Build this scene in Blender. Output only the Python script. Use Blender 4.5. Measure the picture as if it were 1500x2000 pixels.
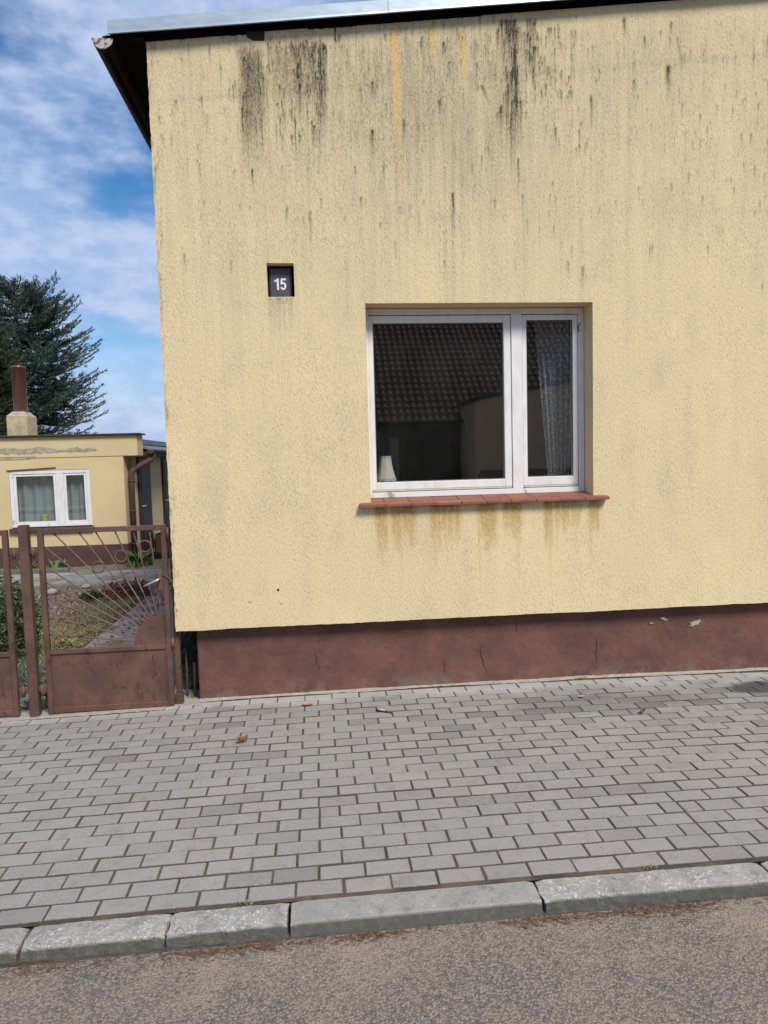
import bpy, bmesh, math, random
import numpy as np
from mathutils import Matrix, Vector

for o in list(bpy.data.objects):
    bpy.data.objects.remove(o, do_unlink=True)
scene = bpy.context.scene
COL = scene.collection
R = math.radians
rnd = random.Random(7)

# ------------------------------------------------------------------ camera
cam_data = bpy.data.cameras.new('camera')
cam = bpy.data.objects.new('camera', cam_data)
COL.objects.link(cam)
cam_data.sensor_fit = 'VERTICAL'
cam_data.sensor_height = 24.0
cam_data.lens = 1347.9 / 2000.0 * 24.0
cam_data.clip_start = 0.05
cam_data.clip_end = 3000
CAM = Vector((0.0469, -2.8345, 1.7816))
yaw, pitch, roll = 0.09504, -0.07707, -0.02689
_r = Vector((math.cos(yaw), -math.sin(yaw), 0)); _f0 = Vector((math.sin(yaw), math.cos(yaw), 0))
_f = _f0 * math.cos(pitch) + Vector((0, 0, math.sin(pitch)))
_u = -_f0 * math.sin(pitch) + Vector((0, 0, math.cos(pitch)))
_right = _r * math.cos(roll) + _u * math.sin(roll)
_up = -_r * math.sin(roll) + _u * math.cos(roll)
cam.matrix_world = Matrix(((_right.x, _up.x, -_f.x, CAM.x), (_right.y, _up.y, -_f.y, CAM.y),
                           (_right.z, _up.z, -_f.z, CAM.z), (0, 0, 0, 1)))
scene.camera = cam

# ------------------------------------------------------------------ sky, sun, exposure
SUN_EL, SUN_AZ = R(47), R(27)          # azimuth measured from -y (behind the viewer) towards +x
sun_dir = Vector((math.sin(SUN_AZ) * math.cos(SUN_EL), -math.cos(SUN_AZ) * math.cos(SUN_EL), math.sin(SUN_EL)))
world = bpy.data.worlds.new('World')
scene.world = world
world.use_nodes = True
wt = world.node_tree
wt.nodes.clear()
def wn(t, **k):
    n = wt.nodes.new(t)
    for a, b in k.items(): setattr(n, a, b)
    return n
w_out = wn('ShaderNodeOutputWorld'); w_bg = wn('ShaderNodeBackground'); w_bg.inputs[1].default_value = 0.1
w_sky = wn('ShaderNodeTexSky', sky_type='NISHITA', sun_disc=False, sun_elevation=SUN_EL)
w_sky.sun_rotation = math.pi - SUN_AZ
w_sky.air_density = 1.0; w_sky.dust_density = 0.15; w_sky.ozone_density = 3.0
w_tc = wn('ShaderNodeTexCoord')
w_map = wn('ShaderNodeMapping'); w_map.inputs['Scale'].default_value = (1.0, 1.0, 2.1)
w_map.inputs['Location'].default_value = (-3.695, 3.156, 3.804)
w_map.inputs['Rotation'].default_value = (0, R(14), 0)
w_n1 = wn('ShaderNodeTexNoise'); w_n1.inputs['Scale'].default_value = 4.2; w_n1.inputs['Detail'].default_value = 5; w_n1.inputs['Roughness'].default_value = 0.5
w_n2 = wn('ShaderNodeTexNoise'); w_n2.inputs['Scale'].default_value = 17; w_n2.inputs['Detail'].default_value = 5; w_n2.inputs['Roughness'].default_value = 0.55
w_add = wn('ShaderNodeMath', operation='MULTIPLY_ADD'); w_add.inputs[1].default_value = 0.30
w_ramp = wn('ShaderNodeMapRange', interpolation_type='SMOOTHSTEP')
w_ramp.inputs[1].default_value = 0.43; w_ramp.inputs[2].default_value = 0.76; w_ramp.inputs[3].default_value = 0.06; w_ramp.inputs[4].default_value = 0.9
w_mix = wn('ShaderNodeMix', data_type='RGBA'); 
w_cc = wn('ShaderNodeMix', data_type='RGBA'); w_cc.inputs[6].default_value = (3.2, 4.2, 6.4, 1); w_cc.inputs[7].default_value = (4.6, 5.35, 7.1, 1)
w_cv = wn('ShaderNodeMapRange', interpolation_type='SMOOTHSTEP'); w_cv.inputs[1].default_value = 0.36; w_cv.inputs[2].default_value = 0.66
wt.links.new(w_n2.outputs[0], w_cv.inputs[0]); wt.links.new(w_cv.outputs[0], w_cc.inputs[0]); wt.links.new(w_cc.outputs[2], w_mix.inputs[7])
w_hs = wn('ShaderNodeHueSaturation'); w_hs.inputs['Saturation'].default_value = 1.35; w_hs.inputs['Value'].default_value = 1.0
wl = wt.links.new
wl(w_tc.outputs['Generated'], w_map.inputs[0]); wl(w_map.outputs[0], w_n1.inputs['Vector']); wl(w_map.outputs[0], w_n2.inputs['Vector'])
wl(w_n2.outputs[0], w_add.inputs[0]); wl(w_n1.outputs[0], w_add.inputs[2]); wl(w_add.outputs[0], w_ramp.inputs[0])
w_sep = wn('ShaderNodeSeparateXYZ'); wl(w_tc.outputs['Generated'], w_sep.inputs[0])
w_low = wn('ShaderNodeMapRange', interpolation_type='SMOOTHSTEP')      # thin cloud layer closes up towards the horizon
for i_, v_ in enumerate((0.24, 0.04, 0.0, 0.97)): w_low.inputs[i_ + 1].default_value = v_
wl(w_sep.outputs[2], w_low.inputs[0])
w_max = wn('ShaderNodeMath', operation='MAXIMUM'); wl(w_low.outputs[0], w_max.inputs[0]); wl(w_ramp.outputs[0], w_max.inputs[1])
wl(w_sky.outputs[0], w_hs.inputs['Color']); wl(w_hs.outputs[0], w_mix.inputs[6]); wl(w_max.outputs[0], w_mix.inputs[0])
wl(w_mix.outputs[2], w_bg.inputs[0]); wl(w_bg.outputs[0], w_out.inputs[0])

sun_data = bpy.data.lights.new('sun', 'SUN')
sun_data.energy = 3.1; sun_data.angle = R(19); sun_data.color = (1.0, 0.94, 0.85)
sun = bpy.data.objects.new('sun', sun_data); COL.objects.link(sun)
sun.rotation_euler = sun_dir.to_track_quat('Z', 'Y').to_euler()
sun.location = (4, -8, 12)

vs = scene.view_settings
vs.view_transform = 'Standard'; vs.look = 'None'; vs.gamma = 1.0; vs.use_curve_mapping = False
vs.exposure = 0.34
scene.render.engine = 'CYCLES'
scene.render.resolution_x = 768; scene.render.resolution_y = 1024

# ------------------------------------------------------------------ helpers
WLOC = {}
def lin(c):
    return tuple((v / 12.92 if v <= 0.04045 else ((v + 0.055) / 1.055) ** 2.4) for v in c)

class MB:
    """collects vertices and faces, then links them as ONE mesh object"""
    def __init__(s): s.v = []; s.f = []; s.att = {}
    def add(s, vs_, fs):
        k = len(s.v); s.v += [tuple(p) for p in vs_]; s.f += [tuple(i + k for i in f) for f in fs]
    def box(s, x0, x1, y0, y1, z0, z1):
        s.add([(x0, y0, z0), (x1, y0, z0), (x1, y1, z0), (x0, y1, z0), (x0, y0, z1), (x1, y0, z1), (x1, y1, z1), (x0, y1, z1)],
              [(0, 3, 2, 1), (4, 5, 6, 7), (0, 1, 5, 4), (1, 2, 6, 5), (2, 3, 7, 6), (3, 0, 4, 7)]); return s
    def tube(s, pts, rad, n=8, cap=True):
        pts = [Vector(p) for p in pts]; rs = rad if isinstance(rad, (list, tuple)) else [rad] * len(pts)
        rings = []; prev = None
        for i, p in enumerate(pts):
            d = (pts[min(i + 1, len(pts) - 1)] - pts[max(i - 1, 0)]).normalized()
            if prev is None:
                a = Vector((0, 0, 1)) if abs(d.z) < 0.9 else Vector((0, 1, 0))
                e = d.cross(a).normalized()
            else:
                e = (prev - d * prev.dot(d)).normalized()
            prev = e; g = d.cross(e)
            rings.append([p + (e * math.cos(2 * math.pi * k / n) + g * math.sin(2 * math.pi * k / n)) * rs[i] for k in range(n)])
        vs_ = [q for r in rings for q in r]; fs = []
        for i in range(len(pts) - 1):
            for k in range(n):
                fs.append((i * n + k, i * n + (k + 1) % n, (i + 1) * n + (k + 1) % n, (i + 1) * n + k))
        if cap:
            fs.append(tuple(reversed(range(n)))); fs.append(tuple((len(pts) - 1) * n + k for k in range(n)))
        s.add(vs_, fs); return s
    def lathe(s, prof, c, n=20, fn=None):
        vs_ = []; fs = []
        for i, (r, z) in enumerate(prof):
            for k in range(n):
                a = 2 * math.pi * k / n; rr, dz = (r, 0) if fn is None else fn(i, a, r)
                vs_.append((c[0] + rr * math.cos(a), c[1] + rr * math.sin(a), c[2] + z + dz))
        for i in range(len(prof) - 1):
            for k in range(n):
                fs.append((i * n + k, i * n + (k + 1) % n, (i + 1) * n + (k + 1) % n, (i + 1) * n + k))
        s.add(vs_, fs); return s
    def prism(s, poly, y0, y1):          # polygon in x,z (counter-clockwise seen from -y), extruded along y
        n = len(poly)
        s.add([(x, y0, z) for x, z in poly] + [(x, y1, z) for x, z in poly],
              [tuple(range(n)), tuple(reversed(range(n, 2 * n)))] + [(i, i + n, (i + 1) % n + n, (i + 1) % n) for i in range(n)]); return s
    def torus(s, c, rad, r, axis='y', n=28, m=6):
        vs_ = []; fs = []
        for i in range(n):
            a = 2 * math.pi * i / n
            for k in range(m):
                b = 2 * math.pi * k / m; q = rad + r * math.cos(b)
                vs_.append((c[0] + q * math.cos(a), c[1] + r * math.sin(b), c[2] + q * math.sin(a)))
        for i in range(n):
            for k in range(m):
                fs.append((i * m + k, i * m + (k + 1) % m, ((i + 1) % n) * m + (k + 1) % m, ((i + 1) % n) * m + k))
        s.add(vs_, fs); return s

def link(me, name, mat, parent=None, loc=(0, 0, 0), smooth=False):
    o = bpy.data.objects.new(name, me); COL.objects.link(o)
    if mat is not None and len(me.materials) == 0: me.materials.append(mat)
    loc = Vector(loc)
    WLOC[o] = loc
    if parent is not None:
        o.parent = parent; o.location = loc - WLOC[parent]
    else:
        o.location = loc
    if smooth:
        for p in me.polygons: p.use_smooth = True
    return o

def build(name, mb, mat, parent=None, bev=0.0, smooth=False, seg=1, jit=0.0):
    v = np.array(mb.v, dtype=float)
    lo, hi = v.min(0), v.max(0)
    org = Vector(((lo[0] + hi[0]) / 2, (lo[1] + hi[1]) / 2, lo[2]))
    v = v - np.array(org)
    if jit: v = v + np.random.RandomState(len(v)).normal(0, jit, v.shape)
    me = bpy.data.meshes.new(name)
    me.from_pydata([tuple(p) for p in v], [], mb.f)
    if bev > 0:
        bm = bmesh.new(); bm.from_mesh(me)
        bmesh.ops.recalc_face_normals(bm, faces=bm.faces)
        es = [e for e in bm.edges if len(e.link_faces) == 2 and e.calc_face_angle(0) > 0.6]
        bmesh.ops.bevel(bm, geom=es, offset=bev, segments=seg, affect='EDGES', clamp_overlap=True)
        bm.to_mesh(me); bm.free()
    for k, arr in mb.att.items():
        a = me.attributes.new(k, 'FLOAT', 'POINT'); a.data.foreach_set('value', np.asarray(arr, dtype=np.float32))
    me.update()
    return link(me, name, mat, parent, org, smooth)

def empty(name, loc, label, cat, group=None):
    o = bpy.data.objects.new(name, None); COL.objects.link(o)
    o.location = loc; o.empty_display_size = 0.2; WLOC[o] = Vector(loc)
    return tag(o, label, cat, group)
def tag(o, label=None, cat=None, group=None, kind=None):
    if label: o['label'] = label
    if cat: o['category'] = cat
    if group: o['group'] = group
    if kind: o['kind'] = kind
    return o
def bx(x0, x1, y0, y1, z0, z1): return MB().box(x0, x1, y0, y1, z0, z1)

# ------------------------------------------------------------------ material helper
class NT:
    def __init__(s, name):
        s.m = bpy.data.materials.new(name); s.m.use_nodes = True; s.t = s.m.node_tree
        s.b = s.t.nodes['Principled BSDF']; s.out = s.t.nodes['Material Output']
    def n(s, t, **k):
        n = s.t.nodes.new(t)
        for a, b in k.items(): setattr(n, a, b)
        return n
    def l(s, a, b): s.t.links.new(a, b)
    def pos(s, scale=(1, 1, 1), src='obj', loc=(0, 0, 0)):
        m = s.n('ShaderNodeMapping'); m.inputs['Scale'].default_value = scale; m.inputs['Location'].default_value = loc
        if src == 'obj': s.l(s.n('ShaderNodeTexCoord').outputs['Object'], m.inputs[0])
        else: s.l(s.n('ShaderNodeNewGeometry').outputs['Position'], m.inputs[0])
        return m.outputs[0]
    def noise(s, vec, scale, detail=4, rough=0.55, dist=0.0):
        n = s.n('ShaderNodeTexNoise'); n.inputs['Scale'].default_value = scale; n.inputs['Detail'].default_value = detail
        n.inputs['Roughness'].default_value = rough; n.inputs['Distortion'].default_value = dist; s.l(vec, n.inputs['Vector']); return n.outputs[0]
    def voro(s, vec, scale, feature='F1', out='Distance'):
        n = s.n('ShaderNodeTexVoronoi', feature=feature); n.inputs['Scale'].default_value = scale; s.l(vec, n.inputs['Vector']); return n.outputs[out]
    def mr(s, v, a, b, c=0.0, d=1.0, smooth=True):
        n = s.n('ShaderNodeMapRange'); n.interpolation_type = 'SMOOTHSTEP' if smooth else 'LINEAR'
        s.l(v, n.inputs[0])
        for i, x in enumerate((a, b, c, d)): n.inputs[i + 1].default_value = x
        return n.outputs[0]
    def math(s, op, a, b=None, c=None):
        n = s.n('ShaderNodeMath', operation=op)
        for i, x in enumerate((a, b, c)):
            if x is None: continue
            if isinstance(x, (int, float)): n.inputs[i].default_value = x
            else: s.l(x, n.inputs[i])
        return n.outputs[0]
    def mix(s, f, a, b, blend='MIX'):
        n = s.n('ShaderNodeMix', data_type='RGBA', blend_type=blend)
        for i, x in ((0, f), (6, a), (7, b)):
            if isinstance(x, (int, float)): n.inputs[i].default_value = x
            elif isinstance(x, tuple): n.inputs[i].default_value = x + (1,) if len(x) == 3 else x
            else: s.l(x, n.inputs[i])
        return n.outputs[2]
    def attr(s, name):
        n = s.n('ShaderNodeAttribute'); n.attribute_name = name; return n.outputs['Fac']
    def col(s, c):
        if isinstance(c, tuple): s.b.inputs['Base Color'].default_value = c + (1,)
        else: s.l(c, s.b.inputs['Base Color'])
    def rough(s, r):
        if isinstance(r, (int, float)): s.b.inputs['Roughness'].default_value = r
        else: s.l(r, s.b.inputs['Roughness'])
    def bump(s, h, strength=0.5, dist=0.01, prev=None):
        n = s.n('ShaderNodeBump'); n.inputs['Strength'].default_value = strength; n.inputs['Distance'].default_value = dist
        s.l(h, n.inputs['Height'])
        if prev is not None: s.l(prev, n.inputs['Normal'])
        s.l(n.outputs[0], s.b.inputs['Normal']); return n.outputs[0]
    def gray(s, v):
        n = s.n('ShaderNodeCombineColor')
        for i in range(3): s.l(v, n.inputs[i])
        return n.outputs[0]

M = {}
def simple(name, c1, c2, scale=20, rough=0.6, bump=0.0, metal=0.0, src='obj', detail=5, stretch=(1, 1, 1), bdist=0.004, spec=0.4):
    t = NT(name); t.b.inputs['Specular IOR Level'].default_value = spec; p = t.pos(stretch, src); f = t.noise(p, scale, detail, 0.6)
    t.col(t.mix(t.mr(f, 0.3, 0.7), c1, c2)); t.rough(rough); t.b.inputs['Metallic'].default_value = metal
    if bump: t.bump(t.noise(p, scale * 3, 4), bump, bdist)
    M[name] = t.m; return t

# facade render (textured stucco) -------------------------------------------------
t = NT('facade_render')
p = t.pos((1, 1, 0.42), 'world'); pf = t.pos((1, 1, 0.12), 'world'); pw = t.pos((1, 1, 1), 'world')
g1 = t.noise(p, 135, 2, 0.6, 0.6); g2 = t.noise(p, 80, 3, 0.5, 0.3); big = t.noise(pw, 0.9, 4, 0.5); mid = t.noise(pf, 9, 4, 0.6)
c = t.mix(t.mr(big, 0.3, 0.7), (0.76, 0.615, 0.358), (0.71, 0.575, 0.342))
c = t.mix(t.mr(mid, 0.38, 0.75, 0, 0.22), c, (0.50, 0.415, 0.26))
pit = t.mr(g1, 0.50, 0.30, 0, 1); wash = t.attr('wash')
c = t.mix(t.mr(t.noise(t.pos((1, 1, 0.7), 'world'), 2.4, 6, 0.68), 0.46, 0.68, 0, 0.32), c, (0.56, 0.45, 0.285))
patch_ = t.mr(t.noise(pw, 3.1, 5, 0.6), 0.3, 0.7, 0.16, 0.46)
pitf = t.math('MULTIPLY', pit, t.math('MULTIPLY_ADD', wash, 0.7, patch_))
c = t.mix(wash, c, (0.33, 0.295, 0.215))
c = t.mix(t.math('MULTIPLY', t.attr('clean'), 0.75), c, (0.66, 0.44, 0.13))
oc = t.math('MULTIPLY', t.attr('ochre'), t.mr(t.noise(pw, 38, 4, 0.6), 0.3, 0.62, 0.6, 1))
c = t.mix(oc, c, (0.43, 0.275, 0.07))
c = t.mix(t.mr(g1, 0.56, 0.72, 0, 0.35), c, (0.78, 0.66, 0.42))
c = t.mix(pitf, c, (0.20, 0.155, 0.085))
fine = t.mr(g1, 0.66, 0.38, 0.72, 1.15)
dk = t.math('MULTIPLY', t.math('MULTIPLY', t.attr('dark'), 1.3), fine); dk.node.use_clamp = True
c = t.mix(dk, c, (0.06, 0.052, 0.039))
t.col(c); t.rough(0.95); t.b.inputs['Specular IOR Level'].default_value = 0.15
hsum = t.math('MULTIPLY_ADD', g2, 0.7, g1)
t.bump(hsum, 0.8, 0.005)
M['facade'] = t.m

# brown plinth paint
t = NT('brown_plinth_paint'); pw = t.pos((1, 1, 1), 'world')
f = t.noise(pw, 3.2, 6, 0.62); f2 = t.noise(pw, 22, 5, 0.6); f3 = t.noise(pw, 110, 3, 0.6)
c = t.mix(t.mr(f, 0.35, 0.66), (0.112, 0.052, 0.04), (0.168, 0.073, 0.051))
c = t.mix(t.mr(f2, 0.52, 0.72, 0, 0.75), c, (0.088, 0.052, 0.044))
zz = t.n('ShaderNodeSeparateXYZ'); t.l(pw, zz.inputs[0])
low = t.math('MULTIPLY', t.mr(zz.outputs[2], 0.2, 0.05, 0, 1), t.mr(t.noise(pw, 7, 5, 0.65), 0.45, 0.62, 0, 0.7))
c = t.mix(low, c, (0.19, 0.135, 0.105))
t.col(c); t.rough(0.85)
nb = t.bump(t.noise(pw, 6, 7, 0.68, 0.8), 0.5, 0.03); t.bump(f3, 0.25, 0.004, nb)
M['plinth'] = t.m

simple('crack_dark', (0.05, 0.03, 0.027), (0.035, 0.02, 0.018), 60, 0.95)
simple('chip_cream', (0.62, 0.57, 0.46), (0.52, 0.47, 0.36), 90, 0.95, 0.4)
simple('bare_plaster', (0.46, 0.42, 0.37), (0.30, 0.26, 0.22), 60, 0.95, 0.4)
simple('grey_flashing', (0.42, 0.50, 0.56), (0.34, 0.41, 0.47), 8, 0.38, 0.05, 0.35, stretch=(1, 1, 4))
simple('dark_board', (0.008, 0.006, 0.005), (0.012, 0.008, 0.007), 12, 0.9, spec=0.05)
simple('gutter_brown', (0.014, 0.007, 0.007), (0.021, 0.010, 0.009), 14, 0.6, spec=0.12)
t = simple('gutter_cap', (0.42, 0.43, 0.43), (0.5, 0.5, 0.49), 40, 0.7)
pw = t.pos((1, 1, 1), 'obj'); t.col(t.mix(t.mr(t.noise(pw, 34, 3, 0.5), 0.5, 0.56), (0.42, 0.43, 0.42), (0.19, 0.075, 0.055)))
simple('dark_concrete', (0.05, 0.055, 0.048), (0.11, 0.11, 0.10), 9, 0.95, 0.6, src='world', bdist=0.02)

t = NT('white_window_paint'); pw = t.pos((1, 1, 0.35), 'world')
c = t.mix(t.mr(t.noise(pw, 16, 5, 0.65), 0.35, 0.7), (0.78, 0.765, 0.735), (0.68, 0.665, 0.64))
cr = t.voro(t.pos((1, 1, 0.5), 'world'), 46, 'DISTANCE_TO_EDGE'); crm = t.math('MULTIPLY', t.mr(cr, 0.05, 0.0, 0, 1), t.mr(t.noise(pw, 5, 3), 0.5, 0.68, 0, 0.75))
c = t.mix(crm, c, (0.30, 0.29, 0.27)); t.col(c); t.rough(0.42); t.bump(t.noise(pw, 60, 4), 0.12, 0.003)
M['white_paint'] = t.m
t = NT('flaking_white_paint'); pw = t.pos((1, 1, 0.5), 'world')
c = t.mix(t.mr(t.noise(pw, 9, 6, 0.7), 0.57, 0.63), (0.72, 0.73, 0.74), (0.37, 0.34, 0.30))
t.col(c); t.rough(0.5); M['flaky_paint'] = t.m
simple('bare_wood_line', (0.55, 0.47, 0.33), (0.62, 0.57, 0.47), 30, 0.7)
simple('black_gasket', (0.16, 0.16, 0.16), (0.10, 0.10, 0.10), 30, 0.6)

def glassmat(name, ior=1.5, tint=(0.93, 0.95, 0.95), wob=0.008):
    t = NT(name); t.t.nodes.remove(t.b)
    tr = t.n('ShaderNodeBsdfTransparent'); tr.inputs[0].default_value = tint + (1,)
    gl = t.n('ShaderNodeBsdfGlossy'); gl.inputs['Roughness'].default_value = 0.018
    lw = t.n('ShaderNodeLayerWeight'); lw.inputs[0].default_value = 0.5; r0 = ((ior - 1) / (ior + 1)) ** 2; fr = t.math('MULTIPLY_ADD', t.math('POWER', lw.outputs['Facing'], 5.0), 1 - r0, r0)
    bp = t.n('ShaderNodeBump'); bp.inputs['Strength'].default_value = wob; bp.inputs['Distance'].default_value = 0.02
    t.l(t.noise(t.pos((1, 1, 1), 'world'), 2.2, 1), bp.inputs['Height']); t.l(bp.outputs[0], gl.inputs['Normal'])
    mx = t.n('ShaderNodeMixShader'); t.l(fr, mx.inputs[0]); t.l(tr.outputs[0], mx.inputs[1]); t.l(gl.outputs[0], mx.inputs[2])
    df = t.n('ShaderNodeBsdfDiffuse'); df.inputs[0].default_value = (0.5, 0.48, 0.45, 1)
    du = t.mr(t.noise(t.pos((1, 1, 0.5), 'world'), 4, 5, 0.6), 0.3, 0.7, 0.003, 0.014); m2 = t.n('ShaderNodeMixShader'); t.l(du, m2.inputs[0]); t.l(mx.outputs[0], m2.inputs[1]); t.l(df.outputs[0], m2.inputs[2])
    t.l(m2.outputs[0], t.out.inputs[0]); M[name] = t.m
glassmat('window_glass', 2.05)

# terracotta sill
t = NT('terracotta'); pw = t.pos((1, 1, 1), 'world')
c = t.mix(t.mr(t.noise(pw, 12, 5, 0.6), 0.3, 0.7), (0.29, 0.105, 0.06), (0.205, 0.075, 0.048))
c = t.mix(t.mr(t.noise(pw, 45, 4, 0.6), 0.6, 0.72, 0, 0.55), c, (0.08, 0.05, 0.04))
t.col(c); t.rough(0.75); t.bump(t.noise(pw, 90, 3), 0.3, 0.004); M['terracotta'] = t.m

# paving bricks
t = NT('paving_concrete'); pw = t.pos((1, 1, 1), 'world')
tone = t.attr('tone')
sp = t.noise(pw, 150, 3, 0.75); md = t.noise(pw, 1.3, 5, 0.6); md2 = t.noise(pw, 14, 5, 0.65)
base = t.mix(t.mr(md, 0.34, 0.66), (0.268, 0.255, 0.234), (0.292, 0.272, 0.244))
c = t.mix(1.0, base, t.gray(tone), 'MULTIPLY')
c = t.mix(t.mr(md2, 0.5, 0.75, 0, 0.5), c, (0.19, 0.165, 0.14))
c = t.mix(t.mr(sp, 0.53, 0.7, 0, 0.6), c, (0.42, 0.405, 0.385)); c = t.mix(t.mr(sp, 0.46, 0.3, 0, 0.6), c, (0.12, 0.115, 0.11))
xyz = t.n('ShaderNodeSeparateXYZ'); t.l(pw, xyz.inputs[0])
c = t.mix(t.mr(t.noise(pw, 4.2, 6, 0.7), 0.55, 0.72, 0, 0.4), c, (0.15, 0.12, 0.092))
wob = t.math('MULTIPLY_ADD', t.noise(pw, 2.3, 4, 0.6), 0.5, xyz.outputs[1])
c = t.mix(t.mr(wob, 2.18, 2.42, 0, 0.75), c, (0.44, 0.42, 0.39))           # cement dust beside the wall
def ell(px, py, rx, ry, amp):
    dx = t.math('MULTIPLY', t.math('SUBTRACT', xyz.outputs[0], px), 1 / rx); dy = t.math('MULTIPLY', t.math('SUBTRACT', xyz.outputs[1], py), 1 / ry)
    d = t.math('ADD', t.math('MULTIPLY', dx, dx), t.math('MULTIPLY', dy, dy))
    d = t.math('ADD', d, t.math('MULTIPLY_ADD', t.noise(pw, 5, 4, 0.6), 1.6, -0.8))
    return t.mr(d, 1.2, 0.35, 0, amp)
c = t.mix(ell(3.30, 1.87, 0.36, 0.13, 0.88), c, (0.045, 0.044, 0.043))      # oil stain
c = t.mix(ell(2.05, 1.72, 0.75, 0.16, 0.38), c, (0.10, 0.098, 0.095))
t.col(c); t.rough(0.88); nb = t.bump(sp, 0.35, 0.002); t.bump(md2, 0.2, 0.004, nb)
M['paver'] = t.m
t = NT('joint_sand'); pw = t.pos((1, 1, 1), 'world')
c = t.mix(t.mr(t.noise(pw, 5, 5, 0.6), 0.4, 0.65), (0.055, 0.043, 0.033), (0.13, 0.088, 0.055))
c = t.mix(t.mr(t.noise(pw, 120, 3, 0.6), 0.55, 0.72, 0, 0.5), c, (0.16, 0.115, 0.075)); t.col(c); t.rough(1.0)
t.bump(t.noise(pw, 150, 3), 0.6, 0.006); M['sand'] = t.m
simple('mortar_strip', (0.40, 0.35, 0.28), (0.30, 0.265, 0.22), 25, 0.95, 0.5, src='world')

# kerb concrete, rough and smooth
def kerbmat(name, a, b, chips):
    t = NT(name); pw = t.pos((1, 1, 1), 'world')
    c = t.mix(t.mr(t.noise(pw, 6, 6, 0.65), 0.32, 0.68), a, b)
    sp = t.noise(pw, 110, 4, 0.75); c = t.mix(t.mr(sp, 0.47, 0.30, 0, 0.8), c, (0.13, 0.125, 0.11))
    v = t.voro(pw, 75, 'F1', 'Distance'); vc = t.n('ShaderNodeTexVoronoi'); vc.inputs['Scale'].default_value = 75; t.l(pw, vc.inputs['Vector'])
    sx = t.n('ShaderNodeSeparateColor'); t.l(vc.outputs['Color'], sx.inputs[0])
    chn = t.noise(pw, 95, 2, 0.5, 1.2)
    chip = t.math('MULTIPLY', t.mr(chn, 0.57, 0.61, 0, 1), t.mr(t.noise(pw, 11, 3, 0.6), 0.62 - chips, 0.72 - chips, 0, 0.85))
    c = t.mix(chip, c, (0.66, 0.645, 0.61))
    fc = t.math('MULTIPLY', t.attr('face'), t.mr(t.noise(pw, 30, 5, 0.7), 0.25, 0.6, 0.8, 1.0)); c = t.mix(fc, c, (0.082, 0.082, 0.068))  # front face darkened in the colour: grime plus the shade of that side
    c = t.mix(t.mr(t.noise(pw, 16, 6, 0.72), 0.53, 0.68, 0, 0.6), c, (0.15, 0.135, 0.11))
    g = t.n('ShaderNodeNewGeometry'); nz = t.n('ShaderNodeSeparateXYZ'); t.l(g.outputs['Normal'], nz.inputs[0])
    t.col(c); t.rough(0.95); nb = t.bump(sp, 0.5, 0.004); t.bump(t.noise(pw, 34, 6, 0.7), 0.9 if chips > 0.1 else 0.35, 0.016, nb); M[name] = t.m
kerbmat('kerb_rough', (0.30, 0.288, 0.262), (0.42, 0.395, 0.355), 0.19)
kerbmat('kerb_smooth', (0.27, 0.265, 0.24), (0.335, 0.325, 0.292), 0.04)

# asphalt
t = NT('asphalt'); pw = t.pos((1, 1, 1), 'world')
a1 = t.noise(pw, 1.5, 5, 0.6, 0.4); a2 = t.noise(pw, 7, 5, 0.7); sp = t.noise(pw, 120, 3, 0.7); sp2 = t.noise(pw, 46, 4, 0.7, 0.4)
vc = t.n('ShaderNodeTexVoronoi'); vc.inputs['Scale'].default_value = 105; t.l(pw, vc.inputs['Vector']); ag = vc.outputs['Distance']; sx = t.n('ShaderNodeSeparateColor'); t.l(vc.outputs['Color'], sx.inputs[0])
c = t.mix(t.mr(sx.outputs[0], 0.05, 0.95), (0.158, 0.132, 0.11), (0.305, 0.258, 0.216))
c = t.mix(t.mr(ag, 0.36, 0.62, 0, 0.75), c, (0.08, 0.07, 0.064))
xyz = t.n('ShaderNodeSeparateXYZ'); t.l(pw, xyz.inputs[0])
near = t.mr(xyz.outputs[1], -0.75, -0.28, 0.0, 0.10)
sand = t.math('ADD', t.math('MULTIPLY_ADD', a2, 0.5, t.math('MULTIPLY_ADD', a1, 0.85, 0.09)), near)
sand = t.math('ADD', sand, t.math('MULTIPLY_ADD', sp2, 0.9, t.math('MULTIPLY_ADD', sp, 0.9, -0.9)))
c = t.mix(t.mr(sand, 0.64, 1.12, 0, 0.8), c, (0.335, 0.262, 0.192))
c = t.mix(t.mr(sand, 0.60, 0.42, 0, 0.5), c, (0.10, 0.09, 0.084))
c = t.mix(t.mr(sp, 0.67, 0.76, 0, 0.6), c, (0.46, 0.43, 0.40)); t.col(c); t.rough(0.93)
hs = t.math('MULTIPLY_ADD', ag, -1.0, sp); t.bump(hs, 0.7, 0.006); M['asphalt'] = t.m

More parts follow.
